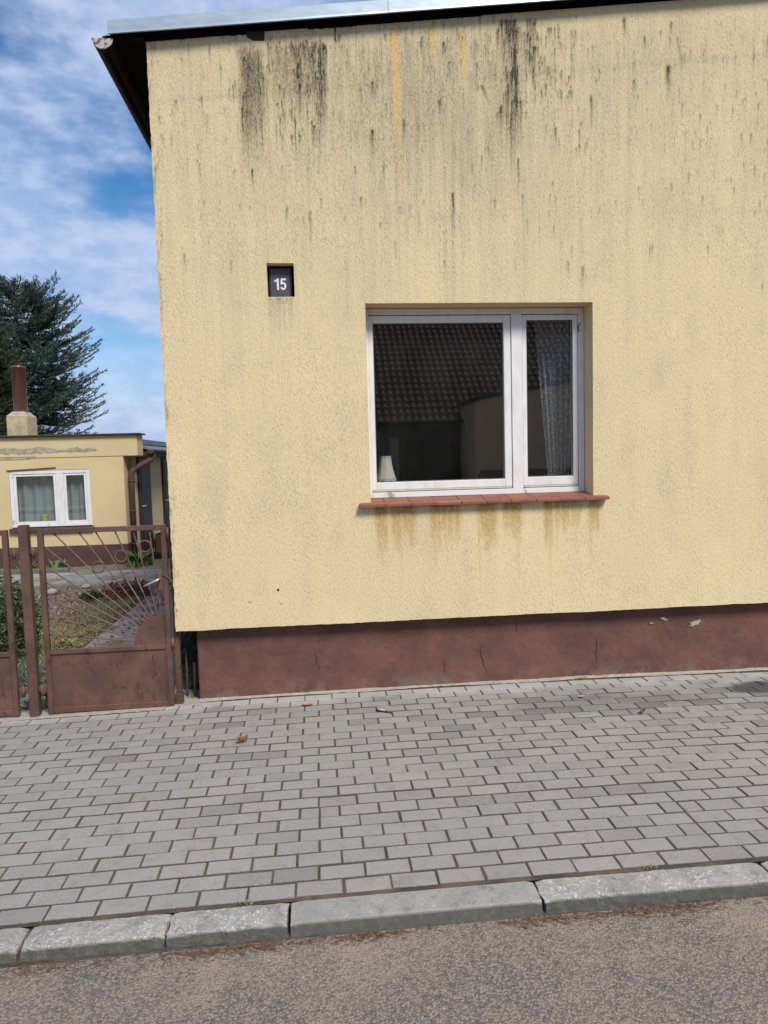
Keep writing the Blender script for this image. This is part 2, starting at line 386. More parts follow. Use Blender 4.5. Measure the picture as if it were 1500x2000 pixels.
# garden
t = NT('garden_soil'); pw = t.pos((1, 1, 1), 'world')
c = t.mix(t.mr(t.noise(pw, 2.0, 6, 0.65), 0.35, 0.66), (0.18, 0.145, 0.115), (0.26, 0.22, 0.18))
c = t.mix(t.mr(t.noise(pw, 14, 5, 0.7), 0.5, 0.7, 0, 0.7), c, (0.085, 0.062, 0.045))
c = t.mix(t.mr(t.noise(pw, 1.1, 3), 0.5, 0.6, 0, 0.5), c, (0.20, 0.18, 0.085))
t.col(c); t.rough(1.0); t.bump(t.noise(pw, 22, 6, 0.7), 0.9, 0.05); M['soil'] = t.m
simple('grassland', (0.10, 0.115, 0.04), (0.17, 0.15, 0.08), 0.6, 1.0, 0.4, src='world')
t = simple('path_concrete', (0.34, 0.32, 0.295), (0.24, 0.222, 0.20), 3.5, 0.95, 0.35, src='world', detail=8)
pw = t.pos((1, 1, 1), 'world'); c = t.mix(t.mr(t.noise(pw, 3.5, 8, 0.65), 0.3, 0.7), (0.34, 0.32, 0.295), (0.235, 0.215, 0.195)); c = t.mix(t.mr(t.noise(pw, 2.1, 8, 0.75), 0.46, 0.6, 0, 0.85), c, (0.16, 0.13, 0.10)); t.col(c)
simple('edging_concrete', (0.10, 0.095, 0.085), (0.16, 0.15, 0.135), 9, 0.95, 0.4, src='world')
simple('stone', (0.30, 0.275, 0.25), (0.42, 0.39, 0.36), 12, 0.9, 0.4, src='world')
def leafmat(name, c1, c2, scale=6):
    t = NT(name); pw = t.pos((1, 1, 1), 'world')
    t.col(t.mix(t.mr(t.noise(pw, scale, 4, 0.7), 0.35, 0.65), c1, c2)); t.rough(0.6)
    t.b.inputs['Subsurface Weight'].default_value = 0.0; M[name] = t.m
leafmat('blue_needles', (0.036, 0.066, 0.046), (0.095, 0.142, 0.112), 1.6)
leafmat('green_needles', (0.030, 0.052, 0.020), (0.062, 0.092, 0.036), 1.8)
leafmat('box_leaf', (0.035, 0.055, 0.018), (0.085, 0.12, 0.04), 22)
leafmat('silver_leaf', (0.20, 0.25, 0.19), (0.30, 0.35, 0.28), 26)
leafmat('red_leaf', (0.15, 0.042, 0.026), (0.25, 0.095, 0.045), 16)
leafmat('tulip_leaf', (0.075, 0.14, 0.038), (0.13, 0.21, 0.065), 14)
leafmat('grass', (0.15, 0.18, 0.05), (0.33, 0.28, 0.13), 7)
leafmat('dry_grass', (0.30, 0.24, 0.12), (0.24, 0.22, 0.09), 7)
simple('bark', (0.09, 0.065, 0.05), (0.14, 0.10, 0.08), 9, 0.95, 0.5)
simple('litter', (0.085, 0.042, 0.022), (0.20, 0.115, 0.058), 55, 0.95, src='world')
simple('dry_leaf', (0.20, 0.095, 0.055), (0.30, 0.155, 0.085), 60, 0.8)
simple('pale_leaf', (0.36, 0.21, 0.12), (0.45, 0.28, 0.17), 60, 0.8)

# gate steel with brown paint
t = NT('brown_gate_paint'); pw = t.pos((1, 1, 1), 'world')
c = t.mix(t.mr(t.noise(pw, 4.5, 6, 0.62), 0.35, 0.68), (0.09, 0.045, 0.031), (0.148, 0.075, 0.05))
c = t.mix(t.mr(t.noise(t.pos((1, 1, 0.5), 'world'), 22, 6, 0.72), 0.55, 0.66, 0, 0.85), c, (0.052, 0.026, 0.02))
c = t.mix(t.mr(t.noise(pw, 60, 4, 0.6), 0.66, 0.75, 0, 0.5), c, (0.22, 0.12, 0.085))
c = t.mix(t.attr('green'), c, (0.06, 0.19, 0.12))
t.col(c); t.rough(t.mr(t.noise(pw, 30, 4), 0.3, 0.7, 0.5, 0.75)); t.bump(t.noise(pw, 70, 5, 0.7), 0.3, 0.004); M['gate'] = t.m
simple('rod_paint', (0.115, 0.062, 0.048), (0.17, 0.095, 0.07), 30, 0.6, 0.2, src='world')
t = NT('rod_paint_worn'); pw = t.pos((1, 1, 1), 'world')
c = t.mix(t.mr(t.noise(pw, 30, 5, 0.6), 0.35, 0.68), (0.115, 0.062, 0.048), (0.17, 0.095, 0.07))
c = t.mix(t.attr('green'), c, (0.07, 0.20, 0.13)); t.col(c); t.rough(0.6); M['rod'] = t.m
simple('aluminium', (0.70, 0.71, 0.73), (0.6, 0.61, 0.63), 20, 0.3, 0, 0.8)
simple('rusty_lock', (0.15, 0.085, 0.055), (0.10, 0.052, 0.036), 30, 0.8, 0.3, src='world')

# neighbours
t = NT('old_yellow_render'); pw = t.pos((1, 1, 1), 'world')
c = t.mix(t.mr(t.noise(pw, 1.6, 5, 0.6), 0.32, 0.7), (0.645, 0.51, 0.275), (0.58, 0.46, 0.26))
c = t.mix(t.mr(t.noise(t.pos((1, 1, 0.4), 'world'), 9, 6, 0.7), 0.6, 0.74, 0, 0.5), c, (0.34, 0.28, 0.18)); t.col(c); t.rough(0.95)
t.bump(t.noise(pw, 30, 5), 0.3, 0.01); M['old_yellow'] = t.m
simple('chimney_render', (0.56, 0.45, 0.26), (0.36, 0.30, 0.20), 9, 0.95, 0.5, src='world')
simple('old_brown', (0.075, 0.036, 0.030), (0.10, 0.05, 0.04), 5, 0.8, 0.2, src='world')
simple('door_brown', (0.030, 0.017, 0.016), (0.045, 0.026, 0.023), 8, 0.6, src='world')
simple('flue_brown', (0.25, 0.115, 0.10), (0.18, 0.08, 0.07), 5, 0.28, 0, 0.6, stretch=(1, 1, 0.3))
simple('roof_felt', (0.11, 0.125, 0.15), (0.15, 0.165, 0.19), 4, 0.7, 0.2, src='world')
simple('bare_mortar', (0.27, 0.23, 0.19), (0.44, 0.385, 0.31), 9, 0.98, 0.6, src='world')
simple('roof_tile', (0.115, 0.054, 0.04), (0.16, 0.076, 0.055), 3, 0.8, 0.2, src='world')
simple('tan_render', (0.80, 0.56, 0.33), (0.74, 0.52, 0.30), 2, 0.95, src='world')
simple('dark_wall', (0.05, 0.045, 0.045), (0.075, 0.065, 0.06), 2, 0.9, src='world')
simple('brick_red', (0.20, 0.075, 0.05), (0.26, 0.10, 0.07), 6, 0.9, src='world')
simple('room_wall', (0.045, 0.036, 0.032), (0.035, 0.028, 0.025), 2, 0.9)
simple('lamp_fabric', (0.72, 0.66, 0.56), (0.66, 0.58, 0.47), 20, 0.8)
simple('lamp_trim', (0.42, 0.46, 0.38), (0.5, 0.52, 0.44), 20, 0.8)
simple('yellow_plastic', (0.62, 0.50, 0.06), (0.55, 0.45, 0.08), 20, 0.4)
simple('pale_green', (0.45, 0.55, 0.38), (0.4, 0.5, 0.33), 20, 0.5)
simple('plate_enamel', (0.045, 0.05, 0.062), (0.085, 0.09, 0.105), 26, 0.45, stretch=(1, 1, 0.4))
simple('plate_frame', (0.06, 0.022, 0.024), (0.035, 0.016, 0.018), 30, 0.7)
simple('digit_white', (0.78, 0.78, 0.78), (0.66, 0.66, 0.66), 40, 0.6)
def lace(name, colr, scale, alpha0, alpha1, stripes=False):
    t = NT(name); pw = t.pos((1, 1, 1), 'world')
    t.col(colr); t.rough(0.9)
    if stripes:
        z = t.n('ShaderNodeSeparateXYZ'); t.l(pw, z.inputs[0])
        s_ = t.math('SINE', t.math('MULTIPLY', z.outputs[2], scale)); a = t.mr(s_, -0.3, 0.5, alpha0, alpha1)
    else:
        v = t.voro(pw, scale, 'F1', 'Distance'); a = t.mr(v, 0.25, 0.5, alpha1, alpha0)
    t.l(a, t.b.inputs['Alpha']); M[name] = t.m
lace('lace_curtain', (0.48, 0.51, 0.54), 38, 0.5, 0.97)
lace('net_curtain', (0.40, 0.47, 0.50), 210, 0.62, 0.85, True)

# ------------------------------------------------------------------ ground, road, kerb, sidewalk
def gz(x, y):                       # surface height of the sidewalk
    d = min(abs(x - 0.7), 3.2)
    return 0.0221 * y - 0.009 * (d / 1.7) ** 2
me = bpy.data.meshes.new('ground')
me.from_pydata([(-600, -600, -0.16), (600, -600, -0.16), (600, 900, -0.16), (-600, 900, -0.16)], [], [(0, 1, 2, 3)])
tag(link(me, 'ground', M['grassland']), kind='structure')
def sheet(name, x0, x1, y0, y1, nx, ny, zf, mat, parent=None):
    xs = np.linspace(x0, x1, nx); ys = np.linspace(y0, y1, ny); mb = MB()
    mb.v = [(x, y, zf(x, y)) for y in ys for x in xs]
    mb.f = [(j * nx + i, j * nx + i + 1, (j + 1) * nx + i + 1, (j + 1) * nx + i) for j in range(ny - 1) for i in range(nx - 1)]
    return build(name, mb, mat, parent)
def roadz(x, y): return gz(x, -0.27) - 0.062 + 0.012 * min(1, max(0, (-0.3 - y))) * 1.0 - 0.005 * max(0, (-1.3 - y)) * 0.0
road = tag(sheet('road', -30, 30, -6.6, -0.255, 61, 24, roadz, M['asphalt']), 'worn asphalt street with sandy patches along the kerb', kind='structure')
farpave = tag(build('far_pavement', bx(-30, 30, -9.2, -6.6, -0.15, 0.05), M['path_concrete'], bev=0.02), kind='structure')

kerb = tag(build('kerb', bx(-9, 9, -0.262, -0.118, -0.158, -0.062), M['sand']), kind='structure')
def kerb_stone(x0, x1, mat, seed, rough):
    rs = np.random.RandomState(seed)
    n = max(6, int((x1 - x0) / 0.03)); prof_n = 9
    xs = np.linspace(x0, x1, n); mb = MB(); fa = []
    for i, x in enumerate(xs):
        zb = gz(x, -0.12) - 0.002
        endf = 0.0
        e = min(i, n - 1 - i)
        drop = (0.006 * rs.rand() + 0.003) if e == 0 else 0.0
        q = lambda a: rs.normal(0, a) * rough
        xo = x + (rs.normal(0, 0.004) * rough if e == 0 else 0)
        pr = [(-0.122, -0.10), (-0.122, -0.008), (-0.126, -0.001 + q(.0008)), (-0.16, q(.0008)), (-0.205, -0.001 + q(.0008)), (-0.245 + q(.0012), -0.003 + q(.0007)),
              (-0.2505 + q(.0016), -0.0075 + q(.001)), (-0.2545 + q(.0013), -0.0155 + q(.0012)), (-0.270 + q(.001), -0.10)]
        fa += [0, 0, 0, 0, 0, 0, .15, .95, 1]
        for y, z in pr: mb.v.append((xo + (rs.normal(0, 0.003) * rough if e == 0 else 0), y, zb + z - drop * (1 if z > -0.05 else 0)))
    P = prof_n
    for i in range(n - 1):
        for k in range(P - 1): mb.f.append((i * P + k, (i + 1) * P + k, (i + 1) * P + k + 1, i * P + k + 1))
    mb.f.append(tuple(range(P))); mb.f.append(tuple(reversed([(n - 1) * P + k for k in range(P)])))
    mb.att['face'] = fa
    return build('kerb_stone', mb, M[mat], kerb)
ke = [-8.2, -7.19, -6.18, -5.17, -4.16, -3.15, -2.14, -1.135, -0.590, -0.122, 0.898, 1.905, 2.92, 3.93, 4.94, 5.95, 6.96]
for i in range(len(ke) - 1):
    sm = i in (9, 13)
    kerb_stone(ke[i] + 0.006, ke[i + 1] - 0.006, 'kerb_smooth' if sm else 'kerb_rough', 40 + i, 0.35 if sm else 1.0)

sidewalk = tag(sheet('sidewalk', -7, 8, -0.122, 2.26, 61, 14, lambda x, y: gz(x, y) - 0.0048, M['sand']), 'grey brick sidewalk in running bond between house and kerb', kind='structure')
def brick_mesh(w, h, tone, seed):
    rs = np.random.RandomState(seed); a, b = w / 2, h / 2; c = 0.0048; j = lambda: rs.normal(0, 0.0005)
    v = [(-a, -b, -.05), (a, -b, -.05), (a, b, -.05), (-a, b, -.05), (-a, -b, -.003), (a, -b, -.003), (a, b, -.003), (-a, b, -.003),
         (-a + c, -b + c, j()), (a - c, -b + c, j()), (a - c, b - c, j()), (-a + c, b - c, j())]
    f = [(0, 1, 5, 4), (1, 2, 6, 5), (2, 3, 7, 6), (3, 0, 4, 7), (4, 5, 9, 8), (5, 6, 10, 9), (6, 7, 11, 10), (7, 4, 8, 11), (8, 9, 10, 11)]
    return v, f, tone
rb = random.Random(11)
TONES = [1.0, 1.01, 0.98, 1.03, 0.96, 1.0, 1.05, 0.93, 0.88, 0.79, 0.70, 0.63]
full_m, half_m = [], []
for k, tn in enumerate(TONES):
    for lst, w in ((full_m, 0.1925), (half_m, 0.0925)):
        v, f, tn_ = brick_mesh(w, 0.0925, tn, k)
        me = bpy.data.meshes.new('paving_brick'); me.from_pydata(v, [], f)
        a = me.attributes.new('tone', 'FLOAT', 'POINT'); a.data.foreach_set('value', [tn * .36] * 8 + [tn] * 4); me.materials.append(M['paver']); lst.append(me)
cand = []
splits = {(5, 0.0), (1, 9.0), (12, -6.5), (16, 5.0), (19, -1.5)}
for row in range(-1, 22):
    vy = row * 0.1 + 0.05
    off = 0.0 if row % 2 == 0 else 0.5
    drift = rb.uniform(-0.004, 0.004)
    for k in range(-33, 39):
        u0 = k + off; mid = u0 + 0.5
        if not (-6.6 < mid * 0.2 < 7.6): continue
        tone_i = rb.choice([0, 1, 2, 3, 4, 5, 6, 0, 1, 2, 3, 4, 5, 6, 7, 8, 7])
        if row > 11 and rb.random() < 0.17: tone_i = rb.choice([8, 9, 10])
        if row > 15 and mid * 0.2 > 0.9 and rb.random() < 0.28: tone_i = rb.choice([9, 10, 11])
        if rb.random() < 0.02: tone_i = 9
        if (row, mid) in splits or rb.random() < 0.007:
            parts_ = [(u0 + 0.25, half_m), (u0 + 0.75, half_m)]
        else: parts_ = [(mid, full_m)]
        for um, lst in parts_:
            x = um * 0.2 + drift + rb.gauss(0, 0.0011); y = vy + rb.gauss(0, 0.0009) + 0.004 * math.sin(x * 0.9 + row)
            z = gz(x, y) + rb.gauss(0, 0.0011)
            sx_ = (gz(x + 0.05, y) - gz(x - 0.05, y)) / 0.1
            rot = (0.0221 + rb.gauss(0, 0.006), -sx_ + rb.gauss(0, 0.004), rb.gauss(0, 0.006))
            cand.append((Vector((x, y, z)), rot, lst, tone_i))
Mi = cam.matrix_world.inverted()
def inview(P, m=0.02):
    d = Mi @ P; 
    if d.z >= -0.1: return False
    px = 750 + 1347.9 * d.x / -d.z; py = 1000 - 1347.9 * d.y / -d.z
    return -40 < px < 1540 and py < 2040
vis = sorted([c_ for c_ in cand if inview(c_[0])], key=lambda c_: (c_[0] - CAM).length)
near_set = set(id(c_) for c_ in vis[:300])
rest = MB(); rest_t = []
for c_ in cand:
    loc, rot, lst, ti = c_
    if id(c_) in near_set:
        o = bpy.data.objects.new('paving_brick', lst[ti]); COL.objects.link(o)
        o.parent = sidewalk; o.location = loc - WLOC[sidewalk]; o.rotation_euler = rot
    else:
        mt = Matrix.Translation(loc) @ Matrix.Rotation(rot[2], 4, 'Z') @ Matrix.Rotation(rot[1], 4, 'Y') @ Matrix.Rotation(rot[0], 4, 'X')
        me = lst[ti]
        vv = [mt @ v.co for v in me.vertices]
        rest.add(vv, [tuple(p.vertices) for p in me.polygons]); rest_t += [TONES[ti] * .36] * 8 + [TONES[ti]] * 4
rest.att['tone'] = rest_t
tag(build('paving_bricks', rest, M['paver'], sidewalk), kind='stuff')
# mortar haunch along the plinth
mb = MB(); xs = np.linspace(-0.87, 7, 260); rs = np.random.RandomState(5)
for x in xs:
    w = 0.028 + 0.010 * math.sin(x * 5.1) + rs.normal(0, 0.004); zb = gz(x, 2.2)
    mb.v += [(x, 2.236 - max(0.012, w), zb + 0.0025), (x, 2.226, zb + 0.008), (x, 2.262, zb + 0.024 + rs.normal(0, 0.002))]
for i in range(len(xs) - 1):
    for k in (0, 1): mb.f.append((i * 3 + k, (i + 1) * 3 + k, (i + 1) * 3 + k + 1, i * 3 + k + 1))
build('mortar_strip', mb, M['mortar_strip'], sidewalk)

# ------------------------------------------------------------------ main house
FY = 2.14
SL = 0.1035
def wall_top(x): return 4.611 + SL * (x + 1.004)
def fas_bot(x): return 4.61 + SL * (x + 1.21)
house = empty('yellow_house', (3.0, 6.0, 0), 'large yellow rendered house with black streaks and white window', 'house')
rs = np.random.RandomState(3)
WX0, WX1, WZ0, WZ1 = 0.427, 2.095, 1.462, 2.882       # window opening
NX0, NX1, NZ0, NZ1 = -0.254, -0.066, 2.930, 3.160     # number niche
X0, X1, Z0, Z1 = -0.995, 6.6, 0.590, wall_top(-0.995)
def lines(a, b, step, must):
    v = list(np.linspace(a, b, int((b - a) / step) + 1)); v = [p for p in v if all(abs(p - m) > step * 0.5 for m in must)]
    return np.array(sorted(v + [m for m in must if a - 1e-6 <= m <= b + 1e-6]))
gx = np.concatenate([lines(X0, 3.9, 0.0062, [X0, WX0, WX1, NX0, NX1, 3.9]), np.linspace(3.95, X1, 40)])
gzv = lines(Z0, Z1, 0.0145, [Z0, WZ0, WZ1, NZ0, NZ1, Z1])
NXn, NZn = len(gx), len(gzv)
GX, GZ0 = np.meshgrid(gx, gzv)
k = np.clip((GZ0 - 3.2) / (Z1 - 3.2), 0, 1)
GZ = GZ0 + k * (wall_top(GX) - Z1)
_VT = {}
def vnoise(x, z, sc, seed):
    if seed not in _VT: _VT[seed] = np.random.RandomState(seed).rand(512, 512)
    T = _VT[seed]; u = x * sc; v = z * sc
    i = np.floor(u).astype(int); j = np.floor(v).astype(int); fu = u - i; fv = v - j; fu = fu * fu * (3 - 2 * fu); fv = fv * fv * (3 - 2 * fv)
    g = lambda a, b: T[a % 512, b % 512]
    return (g(i, j) * (1 - fu) + g(i + 1, j) * fu) * (1 - fv) + (g(i, j + 1) * (1 - fu) + g(i + 1, j + 1) * fu) * fv - 0.5
GY = FY + 0.006 * vnoise(GX, GZ, 1.1, 1) + 0.0035 * vnoise(GX, GZ, 4, 2) + 0.0009 * vnoise(GX, GZ * 0.5, 150, 4)
GXj = GX.copy(); GXj[:, 0] += 0.005 * vnoise(GZ[:, 0], GZ[:, 0] * 0, 28, 91) + 0.003 * vnoise(GZ[:, 0], GZ[:, 0] * 0, 60, 92)
GZj = GZ.copy(); GZj[0, :] += 0.006 * vnoise(GX[0], GX[0] * 0, 5, 93) + 0.003 * vnoise(GX[0], GX[0] * 0, 30, 94)
# stains
dark = np.zeros_like(GX); ochre = np.zeros_like(GX); clean = np.zeros_like(GX); wash = np.zeros_like(GX)
def streak(A, x0, zt, L, w, I, head=0.06, lean=0.0, pw_=1.2):
    i0, i1 = np.searchsorted(gx, [x0 - 4 * w - 0.02, x0 + 4 * w + 0.02])
    if i1 <= i0: return
    sx = GX[:, i0:i1]; sz = GZ[:, i0:i1]
    t_ = (zt - sz) / L
    prof = np.where((t_ > 0) & (t_ < 1), np.clip(t_ / head, 0, 1) * np.clip(1 - t_, 0, 1) ** pw_, 0)
    xc = x0 + lean * (zt - sz) + 0.002 * np.sin((zt - sz) * 40 + x0 * 50)
    wd = w * np.where(t_ < 0.25, 1.0, 1.0 - 0.45 * np.clip(t_ - 0.25, 0, 1))
    A[:, i0:i1] = np.maximum(A[:, i0:i1], I * prof * np.exp(-((sx - xc) / wd) ** 2))
r2 = random.Random(21)
# dense black block beside the number niche's column
for _ in range(120):
    x = r2.gauss(-0.302, 0.042); zt = 4.60 - abs(r2.gauss(0, 0.07)); streak(dark, x, zt, r2.uniform(0.35, 0.85), r2.uniform(0.006, 0.014), r2.uniform(0.4, 0.9), 0.2)
for _ in range(26):
    x = r2.uniform(-0.40, -0.22); streak(dark, x, r2.uniform(4.1, 4.45), r2.uniform(0.12, 0.55), r2.uniform(0.004, 0.008), r2.uniform(0.5, 0.95))
# streak group to its right
for _ in range(150):
    x = r2.uniform(-0.19, 0.21); b = 0.75 if x > -0.02 else 0.5
    streak(dark, x, 4.655 - abs(r2.gauss(0, 0.13)), r2.uniform(0.12, 0.55), r2.uniform(0.005, 0.011), b * r2.uniform(0.5, 1.25))
for _ in range(55):
    x = r2.uniform(-0.16, 0.2); streak(dark, x, r2.uniform(4.0, 4.45), r2.uniform(0.05, 0.24), r2.uniform(0.004, 0.008), r2.uniform(0.45, 1.0))
streak(dark, 0.10, 4.62, 0.45, 0.022, 0.75, 0.15); streak(dark, 0.165, 4.63, 0.3, 0.022, 0.8, 0.15); streak(dark, 0.02, 4.60, 0.45, 0.015, 0.7)
streak(dark, -0.022, 4.15, 0.38, 0.006, 0.95); streak(dark, -0.324, 3.80, 0.19, 0.007, 0.95)
# third group
for _ in range(46):
    x = r2.gauss(1.50, 0.045); streak(dark, x, 4.84 - abs(r2.gauss(0, 0.06)), r2.uniform(0.10, 0.40), r2.uniform(0.006, 0.012), r2.uniform(0.5, 1.1))
for _ in range(26):
    x = r2.gauss(1.51, 0.03); streak(dark, x, r2.uniform(4.2, 4.6), r2.uniform(0.15, 0.5), r2.uniform(0.005, 0.010), r2.uniform(0.5, 1.0))
for _ in range(26):
    x = r2.gauss(1.655, 0.022); streak(dark, x, 4.85 - abs(r2.gauss(0, 0.2)), r2.uniform(0.06, 0.32), r2.uniform(0.005, 0.010), r2.uniform(0.5, 1.05))
for _ in range(40):
    x = r2.uniform(1.70, 1.98); streak(dark, x, r2.uniform(4.35, 4.8), r2.uniform(0.05, 0.16), r2.uniform(0.005, 0.008), r2.uniform(0.4, 0.9))
for a in [(2.665, 4.56, 0.34, 0.019, 1.0, 0.06, 0, 1.6), (2.336, 4.87, 0.16, 0.013, 0.9), (2.091, 4.34, 0.30, 0.010, 0.8), (1.285, 4.39, 0.16, 0.012, 0.8, 0.1, 0.5), (1.262, 4.39, 0.08, 0.010, 0.7),
          (1.43, 4.255, 0.22, 0.013, 1.0), (1.55, 3.90, 0.36, 0.008, 0.75), (1.073, 3.655, 0.32, 0.010, 1.0), (0.509, 4.075, 0.22, 0.014, 0.9), (0.988, 4.285, 0.14, 0.012, 0.8),
          (2.487, 4.745, 0.13, 0.009, 0.75), (2.686, 4.85, 0.12, 0.011, 0.8), (2.021, 3.14, 0.2, 0.011, 0.55), (1.827, 4.11, 0.16, 0.009, 0.8), (0.617, 4.71, 0.07, 0.010, 0.9),
          (1.023, 4.67, 0.12, 0.013, 0.9), (0.865, 4.66, 0.08, 0.009, 0.8), (0.734, 4.145, 0.2, 0.009, 0.85), (0.44, 4.35, 0.16, 0.007, 0.7), (0.52, 4.40, 0.18, 0.009, 0.9),
          (0.30, 4.70, 0.12, 0.010, 0.9), (0.275, 4.665, 0.06, 0.009, 1.0), (0.42, 3.62, 0.12, 0.009, 0.6), (-0.10, 3.55, 0.16, 0.010, 0.6), (0.06, 3.52, 0.3, 0.009, 0.55), (3.30, 4.1, 0.15, 0.008, 0.6)]:
    streak(dark, *a)
for _ in range(520):                                          # small weeping marks, thinning out downwards
    x = r2.uniform(-0.95, 3.85); zt = 4.9 - abs(r2.gauss(0, 0.85))
    if zt < 2.0 or (WX0 - .03 < x < WX1 + .03 and zt < WZ1 + 0.1): continue
    streak(dark, x, zt, r2.uniform(0.04, 0.17), r2.uniform(0.004, 0.008), r2.uniform(0.2, 0.65))
for _ in range(900):                                          # faint long grey runs
    x = r2.uniform(-0.98, 3.9); ctr = math.exp(-((x - 1.1) / 1.2) ** 2)
    zt = wall_top(x) - abs(r2.gauss(0, 0.55)); streak(wash, x, zt, r2.uniform(0.4, 1.6), r2.uniform(0.005, 0.020), r2.uniform(0.12, 0.42) * (0.45 + 0.65 * ctr), 0.1, 0, 0.8)
for _ in range(90):                                           # dirt along the free corner
    z = r2.uniform(0.7, 4.6); streak(dark, X0 + abs(r2.gauss(0, 0.018)), z, r2.uniform(0.03, 0.16), r2.uniform(0.003, 0.007), r2.uniform(0.15, 0.6))
wash = wash * 0.85 + 0.20 * np.exp(-((GX - 0.85) / 0.75) ** 2) * np.clip((GZ - 3.3) / 0.8, 0, 1) + 0.05 * np.clip((GZ - 2.8) / 1.5, 0, 1)
bz = 4.337 + (GX - 0.217) * 0.0966
wash += 0.16 * np.exp(-((GZ - bz) / 0.022) ** 2) * (0.5 + vnoise(GX, GZ, 3, 9) + 0.3)
bz2 = 3.45 + (GX - 0.2) * 0.03
wash += 0.09 * np.exp(-((GZ - bz2) / 0.03) ** 2) * (0.5 + vnoise(GX, GZ, 3, 10)) * (GX > 0.9)
for (xa, za, L, w) in [(0.682, 4.80, 1.15, 0.024), (0.938, 4.83, 0.34, 0.027), (1.16, 4.73, 0.40, 0.019)]:
    i0, i1 = np.searchsorted(gx, [xa - 0.1, xa + 0.1]); sx = GX[:, i0:i1]; sz = GZ[:, i0:i1]; t_ = (za - sz) / L
    prof = np.where((t_ > 0) & (t_ < 1), np.clip(t_ / 0.04, 0, 1) * np.clip((1 - t_) * 1.8, 0, 1), 0)
    cl = prof * (1 / (1 + np.exp((np.abs(sx - xa - 0.018 * t_) - w) / 0.003))); clean[:, i0:i1] = np.maximum(clean[:, i0:i1], cl); wash[:, i0:i1] *= (1 - 0.8 * cl)
# drips under the window sill
for (xa, xb, dz, I) in [(0.47, 0.54, 0.16, .75), (0.59, 0.73, 0.15, .8), (0.87, 0.93, 0.14, .8), (0.95, 1.06, 0.12, .85), (1.21, 1.34, 0.16, .85), (1.425, 1.545, 0.14, .85), (1.72, 1.77, 0.16, .8), (1.80, 1.90, 0.11, .75), (1.93, 2.00, 0.10, .6), (2.07, 2.13, 0.13, .9)]:
    dz *= 2.1; I = min(1, I * 1.3)
    for _ in range(14):
        streak(ochre, r2.uniform(xa, xb), 1.44, dz * r2.uniform(0.5, 1.15), (xb - xa) * r2.uniform(0.10, 0.24) + 0.006, I, 0.02, 0, 0.5)
    streak(ochre, r2.uniform(xa, xb), 1.44, dz * 2.0, 0.012, I * 0.5, 0.02, 0, 0.7)
    for _ in range(2): streak(dark, r2.uniform(xa, xb), 1.445, 0.05, 0.008, 0.5, 0.02)
for _ in range(30): streak(wash, r2.uniform(NX0, NX1), NZ0, r2.uniform(0.05, 0.42), r2.uniform(0.008, 0.016), r2.uniform(0.2, 0.55), 0.03)
for _ in range(6): streak(dark, r2.uniform(NX0, NX1), NZ0, r2.uniform(0.02, 0.08), 0.008, 0.55, 0.03)
def sst(v, a, b):
    q_ = np.clip((v - a) / (b - a), 0, 1); return q_ * q_ * (3 - 2 * q_)
l1 = vnoise(GX, GZ * 0.045, 150, 71) + .5; l2 = vnoise(GX, GZ * 0.05, 70, 72) + .5; l3 = vnoise(GX, GZ * 0.12, 240, 73) + .5; bl = vnoise(GX, GZ * .35, 14, 74) + .5
def area(x0, x1, zt, zm, zb, e=.034):
    xw = GX + .02 * vnoise(GX * 0, GZ, 5, 75) + .012 * (bl - .5)
    return sst(xw, x0 - e, x0 + e) * sst(xw, x1 + e, x1 - e) * sst(GZ, zt + .03, zt - .05) * sst(GZ, zb, zm)
dark = np.maximum(dark, area(-.385, -.225, 4.60, 4.35, 3.72) * (.22 + .55 * l1 * l2 + .35 * l3 * bl))
dark = np.maximum(dark, area(-.03, .205, 4.655, 4.40, 4.00) * sst(l1 * .5 + l2 * .35 + l3 * .3 + .25 * (bl - .5), .50, .85) * .95)
dark = np.maximum(dark, area(-.20, .0, 4.64, 4.45, 4.05) * sst(l1 * .6 + l3 * .45, .60, .95) * .8)
dark = np.maximum(dark, area(1.45, 1.565, 4.84, 4.5, 3.85) * sst(l1 * .5 + l2 * .35 + l3 * .3 + .3 * (bl - .5), .48, .85))
dark = np.maximum(dark, area(1.61, 1.70, 4.83, 4.4, 4.1) * sst(l1 * .6 + l3 * .45, .58, .9) * .75)
topm = np.clip((GZ - 2.75) / 1.7, 0, 1) ** 1.2; ctr_ = np.exp(-((GX - 1.0) / 1.15) ** 2)
wash += topm * (.25 + .75 * ctr_) * (.42 * sst(l2 * .55 + l1 * .5, .52, .95) + .16 * bl)
wash += .16 * topm * sst(l3 * .5 + l1 * .5, .6, .95)
dark = np.clip(dark, 0, 1)
idx = np.arange(NXn * NZn).reshape(NZn, NXn)
cx = (gx[:-1] + gx[1:]) / 2; cz = (gzv[:-1] + gzv[1:]) / 2
CX, CZ = np.meshgrid(cx, cz)
keep = ~(((CX > WX0) & (CX < WX1) & (CZ > WZ0) & (CZ < WZ1)) | ((CX > NX0) & (CX < NX1) & (CZ > NZ0) & (CZ < NZ1)))
quads = np.stack([idx[:-1, :-1], idx[:-1, 1:], idx[1:, 1:], idx[1:, :-1]], -1)[keep]
verts = np.stack([GXj, GY, GZj], -1).reshape(-1, 3)
mb = MB(); mb.v = [tuple(p) for p in verts]; mb.f = [tuple(q) for q in quads.tolist()]
att = {'dark': dark.ravel(), 'ochre': ochre.ravel(), 'clean': clean.ravel(), 'wash': np.clip(wash, 0, 0.75).ravel()}
extra = len(mb.v)
def strip(front_ids, depth, dz=0.0):
    base = len(mb.v)
    for i in front_ids:
        x, y, z = mb.v[i]; mb.v.append((x, depth, z + dz))
    for k_ in range(len(front_ids) - 1):
        mb.f.append((front_ids[k_], front_ids[k_ + 1], base + k_ + 1, base + k_))
